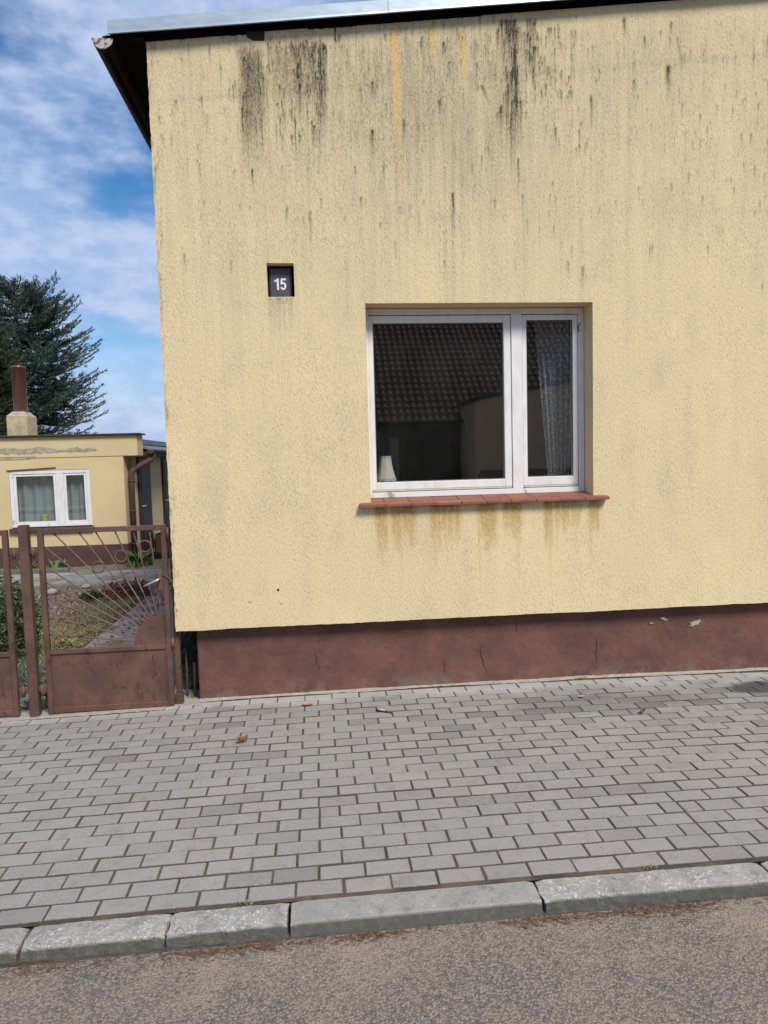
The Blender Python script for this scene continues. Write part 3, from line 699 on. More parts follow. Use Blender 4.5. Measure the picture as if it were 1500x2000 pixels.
def loop(xa, xb, za, zb, depth):
    ia, ib = np.searchsorted(gx, [xa - 1e-4, xb - 1e-4]); ja, jb = np.searchsorted(gzv, [za - 1e-4, zb - 1e-4])
    strip([int(idx[ja, i]) for i in range(ib, ia - 1, -1)], depth); strip([int(idx[jb, i]) for i in range(ia, ib + 1)], depth)
    strip([int(idx[j, ia]) for j in range(ja, jb + 1)], depth); strip([int(idx[j, ib]) for j in range(jb, ja - 1, -1)], depth)
loop(WX0, WX1, WZ0, WZ1, 2.42); loop(NX0, NX1, NZ0, NZ1, 2.215)
strip([int(idx[0, i]) for i in range(NXn - 1, -1, -1)], 2.30)
strip([int(idx[NZn - 1, i]) for i in range(NXn)], 2.30)
strip([int(idx[j, 0]) for j in range(NZn)][::-1], 11.0)
strip([int(idx[j, NXn - 1]) for j in range(NZn)], 11.0)
mb.add([(X0, 11, Z0), (X1, 11, Z0), (X1, 11, wall_top(X1)), (X0, 11, wall_top(X0))], [(1, 0, 3, 2)])
npad = len(mb.v) - extra
for k_, a_ in att.items(): mb.att[k_] = np.concatenate([a_, np.zeros(npad)])
wall = build('wall', mb, M['facade'], house)
for (x, z, s_) in [(-0.462, 0.79, .012), (-0.26, 0.86, .011), (-0.24, 0.765, .011)]:
    poly = [(x + s_ * r2.uniform(0.6, 1.1) * math.cos(a), z + s_ * r2.uniform(0.5, 1.0) * math.sin(a)) for a in np.linspace(0, 2 * math.pi, 9)[:-1]]
    m_ = 'crack_dark' if (x, z) == (-0.26, 0.86) else 'chip_cream'
    build('render_chip', MB().prism(poly, FY - 0.0045, FY + 0.004), M[m_], wall)

# plinth
PY = 2.24
xs = np.concatenate([np.linspace(-0.868, 3.9, 330), np.linspace(3.95, 6.55, 20)]); zs = np.linspace(-0.06, 0.66, 44)
PX, PZ = np.meshgrid(xs, zs)
PYg = PY + 0.012 * vnoise(PX, PZ, 1.4, 31) + 0.007 * vnoise(PX, PZ * 1.4, 5.5, 32) + 0.003 * vnoise(PX, PZ, 24, 33)
mb = MB(); mb.v = [tuple(p) for p in np.stack([PX, PYg, PZ], -1).reshape(-1, 3)]; nx_ = len(xs)
mb.f = [(j * nx_ + i, j * nx_ + i + 1, (j + 1) * nx_ + i + 1, (j + 1) * nx_ + i) for j in range(len(zs) - 1) for i in range(nx_ - 1)]
b0 = len(mb.v)
for j in range(len(zs)): mb.v.append((-0.868, 2.6, zs[j]))
for j in range(len(zs) - 1): mb.f.append((j * nx_, (j + 1) * nx_, b0 + j + 1, b0 + j))
plinth = build('plinth', mb, M['plinth'], house, smooth=True)
def crackline(pts, w=0.0035):
    mb = MB(); n = len(pts); L = []; Rr = []
    for i, (x, z) in enumerate(pts):
        ww = w * (1 - abs(2 * i / (n - 1) - 1) ** 2) + 0.0006; L.append((x - ww, z)); Rr.append((x + ww, z))
    for i, ((x, z), (x2, z2)) in enumerate(zip(L, Rr)):
        y = PY - 0.0015 + 0.012 * float(vnoise(np.array([x]), np.array([z]), 1.4, 31)[0]) + 0.007 * float(vnoise(np.array([x]), np.array([z * 1.4]), 5.5, 32)[0]) + 0.003 * float(vnoise(np.array([x]), np.array([z]), 24, 33)[0])
        mb.v += [(x, y, z), (x2, y, z2)]
    mb.f = [(2 * i, 2 * i + 1, 2 * i + 3, 2 * i + 2) for i in range(n - 1)]
    build('plinth_crack', mb, M['crack_dark'], plinth)
def wig(x0, z0, x1, z1, n, a, seed):
    r_ = random.Random(seed); return [(x0 + (x1 - x0) * i / n + r_.gauss(0, a), z0 + (z1 - z0) * i / n) for i in range(n + 1)]
crackline(wig(1.225, 0.37, 1.285, 0.13, 9, 0.006, 1), 0.004); crackline(wig(2.157, 0.37, 2.16, 0.15, 8, 0.004, 2), 0.003)
crackline(wig(-0.02, 0.38, 0.01, 0.22, 7, 0.007, 3), 0.003); crackline(wig(2.42, 0.48, 2.62, 0.45, 6, 0.012, 4), 0.003); crackline(wig(1.52, 0.53, 1.53, 0.42, 5, 0.004, 5), 0.002)
crackline(wig(2.62, 0.455, 3.1, 0.36, 9, 0.01, 6), 0.002); crackline(wig(0.95, 0.26, 0.97, 0.15, 5, 0.004, 7), 0.002)
for (x, z, a, b, th, seed) in [(2.957, 0.432, 0.055, 0.022, 0.3, 1), (2.70, 0.478, 0.035, 0.013, -0.2, 2), (2.60, 0.448, 0.018, 0.008, -0.3, 3)]:
    r_ = random.Random(seed); poly = []
    for q_ in np.linspace(0, 2 * math.pi, 19)[:-1]:
        rr = r_.uniform(0.5, 1.15); u_, v_ = a * rr * math.cos(q_), b * rr * math.sin(q_); poly.append((x + u_ * math.cos(th) - v_ * math.sin(th), z + u_ * math.sin(th) + v_ * math.cos(th)))
    build('plaster_chip', MB().prism(poly, PY - 0.005, PY + 0.02), M['bare_plaster'], plinth)

# dark foundation seen in the gap beside the gate
mb = MB(); xs = np.linspace(-1.05, -0.80, 14); zs = np.linspace(-0.1, 0.75, 34); rs = np.random.RandomState(8)
mb.v = [(x, 2.56 + rs.normal(0, 0.008) + 0.02 * math.sin(z * 9 + x * 4), z) for z in zs for x in xs]
mb.f = [(j * 14 + i, j * 14 + i + 1, (j + 1) * 14 + i + 1, (j + 1) * 14 + i) for j in range(33) for i in range(13)]
build('foundation', mb, M['dark_concrete'], house)
build('foundation_side', bx(-1.04, -0.86, 2.60, 11.0, -0.1, 0.595), M['dark_concrete'], house)

# roof
roof = build('roof', MB().add([], []) or (lambda m: (m.add(
    [(-1.22, 2.075, fas_bot(-1.22) + 0.02), (6.7, 2.075, fas_bot(6.7) + 0.02), (6.7, 11.2, fas_bot(6.7) + 0.02), (-1.22, 11.2, fas_bot(-1.22) + 0.02),
     (-1.22, 2.075, fas_bot(-1.22) + 0.075), (6.7, 2.075, fas_bot(6.7) + 0.075), (6.7, 11.2, fas_bot(6.7) + 0.075), (-1.22, 11.2, fas_bot(-1.22) + 0.075)],
    [(0, 3, 2, 1), (4, 5, 6, 7), (0, 1, 5, 4), (1, 2, 6, 5), (2, 3, 7, 6), (3, 0, 4, 7)]) or m))(MB()), M['dark_board'], house)
rs_ = random.Random(4)
fx = [-1.222, 0.634, 1.409, 2.42, 3.45, 4.5, 5.6, 6.71]
for i in range(len(fx) - 1):
    a, b = fx[i] + 0.0015, fx[i + 1] - 0.0015; o_ = 0.0015 * (i % 2)
    pr = [(2.058 - o_, -0.004), (2.070 - o_, -0.004), (2.070 - o_, 0.082), (2.20, 0.083), (2.20, 0.087), (2.066 - o_, 0.087), (2.060 - o_, 0.080), (2.060 - o_, 0.010)]
    mb = MB(); n = len(pr)
    for x in (a, b):
        for y, z in pr: mb.v.append((x, y, fas_bot(x) + z))
    mb.f = [tuple(range(n)), tuple(reversed(range(n, 2 * n)))] + [(k_, k_ + n, (k_ + 1) % n + n, (k_ + 1) % n) for k_ in range(n)]
    build('fascia_flashing', mb, M['grey_flashing'], roof)
# hole and loose bits under the eave
mb = MB(); mb.prism([(-0.328, 4.655), (-0.30, 4.640), (-0.275, 4.632), (-0.21, 4.634), (-0.205, 4.69), (-0.328, 4.69)], FY - 0.006, FY + 0.01)
build('eave_gap', mb, M['crack_dark'], roof)
mb = MB(); mb.prism([(0.268, 4.655), (0.275, 4.652), (0.279, 4.735), (0.270, 4.738)], FY - 0.006, FY + 0.01); build('eave_crack', mb, M['crack_dark'], roof)
mb = MB(); xs = np.linspace(-0.99, 1.3, 120); rs = np.random.RandomState(12)      # dark ragged strip standing in for the shade under the eave
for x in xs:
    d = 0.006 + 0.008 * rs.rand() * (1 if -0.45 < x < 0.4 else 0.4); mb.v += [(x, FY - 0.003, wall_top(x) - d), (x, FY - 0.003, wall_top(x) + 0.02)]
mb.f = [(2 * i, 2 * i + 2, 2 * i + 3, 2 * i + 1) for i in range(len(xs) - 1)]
build('eave_shadow_strip', mb, M['dark_board'], roof)
build('eave_beam', MB().prism([(X0 + .02, wall_top(X0) - .05), (X1, wall_top(X1) - .05), (X1, fas_bot(X1) + .018), (X0 + .02, fas_bot(X0) + .036)], 2.19, 2.32), M['dark_board'], roof)
build('soffit_board', bx(-1.245, -1.0, 2.09, 11.1, 4.588, 4.612), M['dark_board'], roof)
build('side_fascia_board', bx(-1.262, -1.24, 2.085, 11.1, 4.50, 4.604), M['dark_board'], roof)
# half-round gutter along the side eave
gut_c = (-1.258 - 0.003, 4.585); gr = 0.068
mb = MB(); prof = [(gut_c[0] + gr * math.cos(a), gut_c[1] + gr * math.sin(a)) for a in np.linspace(math.pi, 2 * math.pi, 15)]
prof_in = [(gut_c[0] + (gr - .003) * math.cos(a), gut_c[1] + (gr - .003) * math.sin(a)) for a in np.linspace(2 * math.pi, math.pi, 15)]
ring = [(prof[0][0] - 0.006, prof[0][1] + 0.004)] + prof + prof_in; n = len(ring)
for y in (2.085, 11.1): mb.v += [(x, y, z) for x, z in ring]
mb.f = [tuple(range(n)), tuple(reversed(range(n, 2 * n)))] + [(k_, k_ + n, (k_ + 1) % n + n, (k_ + 1) % n) for k_ in range(n)]
gutter = build('gutter', mb, M['gutter_brown'], house)
build('end_cap', MB().prism([(x, z) for x, z in prof] + [], 2.0735, 2.0835), M['gutter_cap'], gutter, bev=0.002)

# window ------------------------------------------------------------
FP = 2.305                                           # face of the outer frame
wz0, wz1, wx0, wx1 = 1.490, 2.878, 0.430, 2.092
mb = MB()
mb.box(wx0, wx0 + 0.026, FP, FP + 0.07, wz0, wz1); mb.box(wx1 - 0.044, wx1, FP, FP + 0.07, wz0, wz1)
window = build('window', MB().box(wx0, wx0 + 0.026, FP, FP + 0.07, wz0, wz1), M['white_paint'], house, bev=0.002)
build('frame', bx(wx1 - 0.042, wx1, FP, FP + 0.07, wz0, wz1), M['white_paint'], window, bev=0.002)
build('frame', bx(wx0 + 0.0262, wx1 - 0.0422, FP + 0.0006, FP + 0.07, 2.835, wz1), M['white_paint'], window, bev=0.002)
build('frame', bx(wx0 + 0.0262, wx1 - 0.0422, FP - 0.006, FP + 0.07, wz0, 1.530), M['flaky_paint'], window, bev=0.002)
build('mullion', bx(1.530, 1.612, FP - 0.004, FP + 0.07, 1.5305, 2.8345), M['white_paint'], window, bev=0.002)
def sash(x0, x1, z0, z1, gx0, gx1, gz0, gz1):
    y0, y1 = FP + 0.006, FP + 0.06
    s = build('sash', bx(x0, gx0, y0, y1, z0, z1), M['white_paint'], window, bev=0.003)
    build('sash', bx(gx1, x1, y0, y1, z0, z1), M['white_paint'], window, bev=0.003)
    build('sash', bx(gx0 + .0002, gx1 - .0002, y0 + .0005, y1, gz1, z1), M['white_paint'], window, bev=0.003)
    build('sash', bx(gx0 + .0002, gx1 - .0002, y0 + .0005, y1, z0, gz0), M['white_paint'], window, bev=0.003)
    build('weather_strip', bx(x0 + .004, x1 - .004, y0 - 0.004, y0 + 0.012, z0 - 0.012, z0 - 0.001), M['bare_wood_line'], window)
    for (a, b, c_, d) in ((gx0, gx0 + .006, gz0, gz1), (gx1 - .006, gx1, gz0, gz1), (gx0 + .006, gx1 - .006, gz0, gz0 + .006), (gx0 + .006, gx1 - .006, gz1 - .006, gz1)):
        build('glazing_bead', bx(a, b, y0 + .012, y0 + .022, c_, d), M['black_gasket'], window)
    build('pane', bx(gx0 - .004, gx1 + .004, y0 + .0225, y0 + .0265, gz0 - .004, gz1 + .004), M['window_glass'], window)
sash(0.4565, 1.527, 1.548, 2.829, 0.489, 1.472, 1.604, 2.776)
sash(1.615, 2.046, 1.548, 2.829, 1.648, 2.009, 1.612, 2.792)
hook = MB(); hook.tube([(2.062, FP - .012, 2.765), (2.05, FP - .018, 2.755), (2.043, FP - .014, 2.735), (2.047, FP - .012, 2.71), (2.058, FP - .006, 2.70)], 0.0035, 6)
build('window_hook', hook, M['crack_dark'], window)
# sill of clay tiles
sill = build('window_sill', bx(0.431, 2.091, 2.10, 2.36, 1.440, 1.4615), M['mortar_strip'], house)
tx = list(np.linspace(0.342, 2.195, 11)); rt = random.Random(3)
for i in range(10):
    a, b = tx[i] + .0012, tx[i + 1] - .0012; dz = rt.uniform(-.0015, .0015); yb = 2.303
    inb0, inb1 = max(a, WX0 + .001), min(b, WX1 - .001)
    mb = MB(); yf = 2.078 + rt.uniform(-.002, .002); zf = 1.436 + dz
    if a < WX0 or b > WX1:
        mb.add([(a, yf, zf), (b, yf, zf), (b, 2.136, zf), (a, 2.136, zf), (a, yf, zf + .022), (b, yf, zf + .022), (b, 2.136, zf + .031), (a, 2.136, zf + .031)],
               [(0, 3, 2, 1), (4, 5, 6, 7), (0, 1, 5, 4), (1, 2, 6, 5), (2, 3, 7, 6), (3, 0, 4, 7)])
        mb.add([(inb0, 2.1365, zf + .026), (inb1, 2.1365, zf + .026), (inb1, yb, zf + .05), (inb0, yb, zf + .05), (inb0, 2.1365, zf + .031), (inb1, 2.1365, zf + .031), (inb1, yb, zf + .054), (inb0, yb, zf + .054)],
               [(0, 3, 2, 1), (4, 5, 6, 7), (0, 1, 5, 4), (1, 2, 6, 5), (2, 3, 7, 6), (3, 0, 4, 7)])
    else:
        mb.add([(a, yf, zf), (b, yf, zf), (b, yb, zf + .026), (a, yb, zf + .026), (a, yf, zf + .022), (b, yf, zf + .022), (b, yb, zf + .054), (a, yb, zf + .054)],
               [(0, 3, 2, 1), (4, 5, 6, 7), (0, 1, 5, 4), (1, 2, 6, 5), (2, 3, 7, 6), (3, 0, 4, 7)])
    build('sill_tile', mb, M['terracotta'], sill, bev=0.003)
for (x, w, s_) in [(0.79, .02, 1), (1.78, .03, 2), (1.37, .012, 3)]:
    r_ = random.Random(s_); n = 9; mb = MB()
    for i in range(n):
        q_ = i / (n - 1); ww = 0.004 * (1 - abs(2 * q_ - 1)) + .0008; xx = x + (q_ - .5) * 2 * w; yy = 2.10 + .05 * q_ + r_.gauss(0, .006); zz_ = 1.4585 + (yy - 2.078) * .142 + .0025
        mb.v += [(xx, yy - ww, zz_), (xx, yy + ww, zz_)]
    mb.f = [(2 * i, 2 * i + 2, 2 * i + 3, 2 * i + 1) for i in range(n - 1)]
    build('tile_crack', mb, M['crack_dark'], sill)
# room behind the window
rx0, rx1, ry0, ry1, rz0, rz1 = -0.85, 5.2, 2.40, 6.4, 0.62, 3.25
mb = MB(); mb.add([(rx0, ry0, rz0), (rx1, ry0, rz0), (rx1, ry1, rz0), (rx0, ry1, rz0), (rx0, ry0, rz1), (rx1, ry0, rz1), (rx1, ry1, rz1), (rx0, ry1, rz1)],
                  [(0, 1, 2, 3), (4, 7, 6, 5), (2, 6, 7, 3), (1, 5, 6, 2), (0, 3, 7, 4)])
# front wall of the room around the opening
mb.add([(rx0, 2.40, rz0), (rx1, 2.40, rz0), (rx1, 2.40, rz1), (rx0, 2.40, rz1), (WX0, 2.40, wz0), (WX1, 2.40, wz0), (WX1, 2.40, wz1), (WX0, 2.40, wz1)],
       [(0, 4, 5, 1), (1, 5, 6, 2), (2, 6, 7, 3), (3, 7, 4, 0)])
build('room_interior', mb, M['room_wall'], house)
build('inner_sill', bx(0.44, 2.08, 2.376, 2.62, 1.565, 1.592), M['white_paint'], house, bev=0.004)

# number plate in its niche
plate = build('house_number_plate', bx(-0.243, -0.084, 2.2075, 2.2145, 2.937, 3.148), M['plate_frame'], None, bev=0.0015)
tag(plate, 'dark house number plate with white 15 in a wall niche', 'number plate')
build('enamel_face', bx(-0.232, -0.096, 2.2035, 2.2070, 2.946, 3.138), M['plate_enamel'], plate, bev=0.001)
def digit(poly, name):
    mb = MB(); bm = bmesh.new()
    vs_ = [bm.verts.new((x, 2.2012, z)) for x, z in poly]; fc = bm.faces.new(vs_); r_ = bmesh.ops.extrude_face_region(bm, geom=[fc])
    for v in r_['geom']:
        if isinstance(v, bmesh.types.BMVert): v.co.y = 2.2030
    bmesh.ops.recalc_face_normals(bm, faces=bm.faces); bmesh.ops.triangulate(bm, faces=bm.faces)
    bm.verts.ensure_lookup_table(); bm.verts.index_update()
    mb.v = [tuple(v.co) for v in bm.verts]; mb.f = [tuple(v.index for v in f.verts) for f in bm.faces]; bm.free()
    build(name, mb, M['digit_white'], plate)
H_ = 0.080; zb_ = 2.992; ox = -0.208
P1 = [(0.018, 0), (0.032, 0), (0.032, 1.0 * H_), (0.021, 1.0 * H_), (0.014, .88 * H_), (0.0, .80 * H_), (0.0, .67 * H_), (0.018, .75 * H_)]
digit([(ox + x, zb_ + z) for x, z in P1], 'digit')
o5 = -0.166; P5 = []
cx5, cz5, ro, ri = 0.020, 0.0265, 0.0215, 0.0085
P5 += [(0.040, H_), (0.005, H_), (0.0, 0.040), (0.0125, 0.036)]
inner = [(cx5 + ri * math.cos(a) * .95, cz5 + ri * 1.9 * math.sin(a)) for a in np.linspace(R(150), R(-150), 12)]
outer = [(cx5 + ro * math.cos(a), cz5 + 0.0275 * math.sin(a)) for a in np.linspace(R(-165), R(112), 18)]
P5 += inner + [(-0.001, 0.0215)] + outer + [(0.0135, 0.054), (0.0155, 0.066), (0.040, 0.066)]
digit([(o5 + x, zb_ + z) for x, z in P5], 'digit')

# lamp and curtain inside
lamp = empty('table_lamp', (0.578, 2.50, 1.592), 'small cream lampshade standing behind the window glass', 'lamp')
def shade(i, a, r): return (r * (1 + 0.018 * math.cos(8 * a)), (-0.010 * abs(math.cos(4 * a)) if i == 0 else 0))
mb = MB(); mb.lathe([(0.078, 0.03), (0.073, 0.045), (0.062, 0.085), (0.052, 0.13), (0.045, 0.175), (0.042, 0.205)], (0.578, 2.50, 1.592), 64, shade)
build('lamp_shade', mb, M['lamp_fabric'], lamp, smooth=True)
mb = MB(); mb.lathe([(0.0795, 0.022), (0.0805, 0.028), (0.079, 0.036)], (0.578, 2.50, 1.592), 64, shade); build('shade_trim', mb, M['lamp_trim'], lamp)
mb = MB(); mb.lathe([(0.0445, 0.199), (0.0445, 0.208), (0.042, 0.209)], (0.578, 2.50, 1.592), 48, shade); build('shade_trim', mb, M['lamp_trim'], lamp)
mb = MB(); mb.lathe([(0.0, 0.0), (0.045, 0.0), (0.045, 0.008), (0.012, 0.02), (0.010, 0.10), (0.0, 0.12)], (0.578, 2.50, 1.592), 20); build('lamp_base', mb, M['bare_wood_line'], lamp, smooth=True)
def curtain(name, mat, top, bot, zt, zb, y, folds, amp, nx=90, nz=40, parent=None, bow=0.0):
    mb = MB()
    for j in range(nz + 1):
        q_ = j / nz; s_ = q_ ** 1.3
        xa = top[0] + (bot[0] - top[0]) * (s_ + bow * math.sin(math.pi * q_)); xb = top[1] + (bot[1] - top[1]) * s_
        for i in range(nx + 1):
            w = i / nx; mb.v.append((xa + (xb - xa) * w, y + amp * math.sin(w * folds * 2 * math.pi + 0.6 * q_) + 0.4 * amp * math.sin(w * folds * 4.3 + 2), zt + (zb - zt) * q_))
    mb.f = [(j * (nx + 1) + i, j * (nx + 1) + i + 1, (j + 1) * (nx + 1) + i + 1, (j + 1) * (nx + 1) + i) for j in range(nz) for i in range(nx)]
    return build(name, mb, M[mat], parent, smooth=True)
cu = tag(curtain('lace_curtain', 'lace_curtain', (1.765, 2.12), (1.882, 2.055), 3.0, 1.60, 2.52, 6, 0.016, bow=0.10), 'white lace curtain gathered behind the narrow right window pane', 'curtain')

# ------------------------------------------------------------------ gates
GY0, GY1 = 2.145, 2.180
def make_gate(x0, x1, mirror, label, zlift=0.0):
    """a leaf with sunburst rods; mirror=False puts the disc at x1"""
    root = empty('garden_gate', ((x0 + x1) / 2, 2.16, 0.03), label, 'gate', 'sunburst steel gates')
    X = (lambda x: x) if not mirror else (lambda x: x0 + x1 - x)
    def B(name, a, b, z0, z1, y0=GY0, y1=GY1, bev=0.003, par=root, mat='gate'):
        a, b = sorted((X(a), X(b))); return build(name, bx(a, b, y0, y1, z0, z1), M[mat], par, bev=bev)
    zt = 1.358
    B('stile', x0, x0 + 0.036, 0.036, zt); B('stile', x1 - 0.036, x1, 0.050, zt)
    B('top_rail', x0 + .0362, x1 - .0362, 1.322, zt - .001, GY0 + .001, GY1 - .001); B('middle_rail', x0 + .0362, x1 - .0362, 0.466, 0.497, GY0 + .001, GY1 - .001)
    B('bottom_rail', x0 + .0362, x1 - .0362, 0.044, 0.084, GY0 + .001, GY1 - .001)
    B('sheet_panel', x0 + .0365, x1 - .0365, 0.084, 0.4655, GY0 + 0.014, GY0 + 0.018, 0)
    build('panel_edge', bx(*sorted((X(x1 - .0365), X(x1 - .0475))), GY0 + .004, GY0 + .0135, .085, .465), M['gate'], root, bev=.002)
    dcx, dcz, dr = x1 - 0.036, 0.497, 0.222
    poly = [(dcx, dcz)] + [(dcx - dr * math.sin(a), dcz + dr * math.cos(a)) for a in np.linspace(0, math.pi / 2, 16)]
    poly = [(X(x), z) for x, z in poly]
    if mirror: poly = poly[::-1]
    build('corner_disc', MB().prism(poly, GY0 + 0.013, GY0 + 0.017), M['gate'], root)
    s = (x1 - x0) / 0.874
    outs = [(-1.868, .61), (-1.868, .735), (-1.868, .866), (-1.868, .979), (-1.868, 1.095), (-1.868, 1.235), (-1.796, 1.322), (-1.627, 1.322), (-1.513, 1.322), (-1.381, 1.322), (-1.258, 1.322), (-1.146, 1.322)]
    greens = {5: (.34, .46), 6: (.34, .47), 8: (.58, .76), 9: (.55, .70)}
    for i, (ox_, oz) in enumerate(outs):
        ox_ = x1 - (-1.03 - ox_) * s
        a = R(6 + i * (168 - 84) / 11.0); a = R(8.5 + i * 74 / 11.0)
        ix, iz = dcx - (dr - .012) * math.cos(a), dcz + (dr - .012) * math.sin(a)
        mb = MB(); n = 24; pts = [(X(ox_ + (ix - ox_) * k_ / n), GY0 + 0.020, oz + (iz - oz) * k_ / n) for k_ in range(n + 1)]
        mb.tube(pts, 0.0052, 6); g_ = np.zeros(len(mb.v))
        if i in greens and not mirror:
            for k_ in range(n + 1):
                q_ = k_ / n
                if greens[i][0] <= q_ <= greens[i][1]: g_[k_ * 6:(k_ + 1) * 6] = 0.9
        mb.att['green'] = g_
        build('rod', mb, M['rod'], root, smooth=True)
    for (rx_, rz_, rr) in [(-1.179, 1.210, .040), (-1.348, 1.147, .040), (-1.506, 1.075, .040), (-1.764, .766, .045), (-1.643, .634, .042), (-1.791, .547, .047)]:
        build('ring', MB().torus((X(x1 - (-1.03 - rx_) * s), GY0 + 0.012, rz_), rr, 0.005), M['rod_paint'], root, smooth=True)
    return root, X
g1, _ = make_gate(-1.906, -1.032, False, 'narrow brown steel garden gate with sunburst rods and a silver handle')
build('lock_box', bx(-1.112, -1.0685, 2.150, 2.176, 0.888, 1.018), M['rusty_lock'], g1, bev=0.003)
mb = MB(); mb.tube([(-1.088, 2.15, 0.978), (-1.088, 2.105, 0.978), (-1.10, 2.098, 0.972), (-1.19, 2.098, 0.934)], [0.008, 0.008, 0.0085, 0.0055], 10)
build('handle', mb, M['aluminium'], g1, smooth=True)
mb = MB(); mb.tube([(-1.066, 2.140, 1.005), (-1.04, 2.138, 0.99), (-0.998, 2.145, 0.952)], 0.005, 6); build('wire_latch', mb, M['rusty_lock'], g1)
for z in (1.30, 0.50):
    mb = MB(); mb.tube([(-1.022, 2.146, z - .04), (-1.022, 2.146, z + .04)], 0.011, 10); build('hinge', mb, M['gate'], g1, smooth=True)
build('hinge_plate', bx(-1.030, -1.012, 2.150, 2.160, .455, .545), M['gate'], g1, bev=.002)
g2, _ = make_gate(-4.60, -2.105, True, 'wide brown steel driveway gate left of the square gate post')
post = empty('gate_post', (-2.0, 2.17, 0.02), 'square brown steel post standing between the two gates', 'post')
build('shaft', bx(-2.028, -1.966, 2.135, 2.197, -0.05, 1.382), M['gate'], post, bev=0.004)
build('post_cap', bx(-2.026, -1.968, 2.137, 2.195, 1.3822, 1.388), M['gate'], post, bev=0.002)
for z in (1.19, 0.21):
    for (a, b) in ((-2.098, -2.030), (-1.964, -1.909)):
        build('hinge_arm', bx(a, b, 2.15, 2.178, z - .005, z + .03), M['rusty_lock'], post, bev=.003)
        mb = MB(); mb.tube([((a + b) / 2, 2.145, z - .035), ((a + b) / 2, 2.145, z + .045)], .012, 10); build('hinge_pin', mb, M['rusty_lock'], post, smooth=True)
post2 = empty('wall_post', (-1.01, 2.21, 0.03), 'slim brown steel post between the gate and the yellow wall', 'post')
build('shaft', bx(-1.0235, -0.986, 2.19, 2.228, 0.125, 1.36), M['gate'], post2, bev=0.003)
build('socket', bx(-1.032, -0.979, 2.182, 2.236, -0.05, 0.1245), M['gate'], post2, bev=0.004)
for (x, z1, r_, nm) in ((-0.985, 0.40, 0.008, 'thin dark rod upright in the gap beside the plinth'), (-0.928, 0.285, 0.011, 'short stubby pipe upright next to the plinth edge')):
    mb = MB(); mb.tube([(x - .004, 2.41, -0.03), (x, 2.405, z1 * .5), (x + .002, 2.40, z1)], [r_, r_, r_ * .8], 8)
    tag(build('steel_bar', mb, M['rod_paint'], None, smooth=True), nm, 'bar')
mb = MB(); xs = np.linspace(-2.3, -0.86, 60); rs = np.random.RandomState(2)
for x in xs:
    zb = gz(x, 2.15); mb.v += [(x, 2.095 + rs.normal(0, .006) + (0.05 if x > -1.1 else 0), zb + .002), (x, 2.15, zb + .006), (x, 2.30, zb + .004)]
for i in range(len(xs) - 1):
    for k_ in (0, 1): mb.f.append((i * 3 + k_, (i + 1) * 3 + k_, (i + 1) * 3 + k_ + 1, i * 3 + k_ + 1))
build('threshold', mb, M['mortar_strip'], sidewalk)

# ------------------------------------------------------------------ garden behind the gate
def sn(x, y, sc, seed):
    if seed not in _VT: _VT[seed] = np.random.RandomState(seed).rand(512, 512)
    T = _VT[seed]; u = x * sc; v = y * sc; i = math.floor(u); j = math.floor(v); fu = u - i; fv = v - j; fu = fu * fu * (3 - 2 * fu); fv = fv * fv * (3 - 2 * fv)
    i0, i1, j0, j1 = i % 512, (i + 1) % 512, j % 512, (j + 1) % 512
    return float((T[i0, j0] * (1 - fu) + T[i1, j0] * fu) * (1 - fv) + (T[i0, j1] * (1 - fu) + T[i1, j1] * fu) * fv) - .5
def soilz(x, y): return -0.012 + 0.03 * sn(x, y, 1.3, 51) + 0.035 * sn(x, y, 5.0, 52) + 0.02 * sn(x, y, 13.0, 53)
tag(sheet('garden_soil', -9, -0.9, 2.27, 10.2, 180, 180, soilz, M['soil']), kind='structure')
path = tag(build('garden_path', bx(-2.28, -0.9, 2.3, 14.0, -0.1, 0.022), M['path_concrete'], bev=0.006), kind='structure')
for i, yy in enumerate((3.6, 4.9, 6.2, 7.5)):
    build('path_joint', bx(-2.27, -1.0, yy, yy + 0.012, 0.0222, 0.0232), M['sand'], path)
tag(build('cross_path', bx(-8.5, -2.281, 7.75, 9.05, -0.1, 0.030), M['path_concrete'], bev=0.006), kind='structure')
edg = tag(build('bed_edging', MB().prism([(-8.5, 0.0), (-4.15, 0.0), (-4.15, 0.10), (-8.5, 0.11)], 9.06, 9.16), M['edging_concrete'], bev=.01), 'low dark concrete edging beside the flower bed', 'edging')

def clump(n, fn, size, seed, aspect=0.5, up=0.3):
    """leaf quads (two triangles with a fold) spread through a volume"""
    r = np.random.RandomState(seed); mb = MB()
    for _ in range(n):
        c_ = np.array(fn(r)); d = r.normal(0, 1, 3); d[2] = abs(d[2]) * up * 2 + up; d /= np.linalg.norm(d)
        s_ = np.cross(d, r.normal(0, 1, 3)); s_ /= np.linalg.norm(s_); nrm = np.cross(d, s_)
        L = size * r.uniform(.6, 1.3); w = L * aspect * .5
        mb.add([c_, c_ + d * L * .5 + s_ * w + nrm * w * .3, c_ + d * L, c_ + d * L * .5 - s_ * w + nrm * w * .3], [(0, 1, 2), (0, 2, 3)])
    return mb
def ball(cx_, cy_, cz_, rx_, ry_, rz_, shell=0.55):
    def f(r):
        v = r.normal(0, 1, 3); v /= np.linalg.norm(v); q_ = (shell + (1 - shell) * r.rand() ** .6) * (1 + .18 * math.sin(v[0] * 5 + v[2] * 7 + cx_))
        return (cx_ + v[0] * rx_ * q_, cy_ + v[1] * ry_ * q_, max(0.0, cz_ + v[2] * rz_ * q_))
    return f
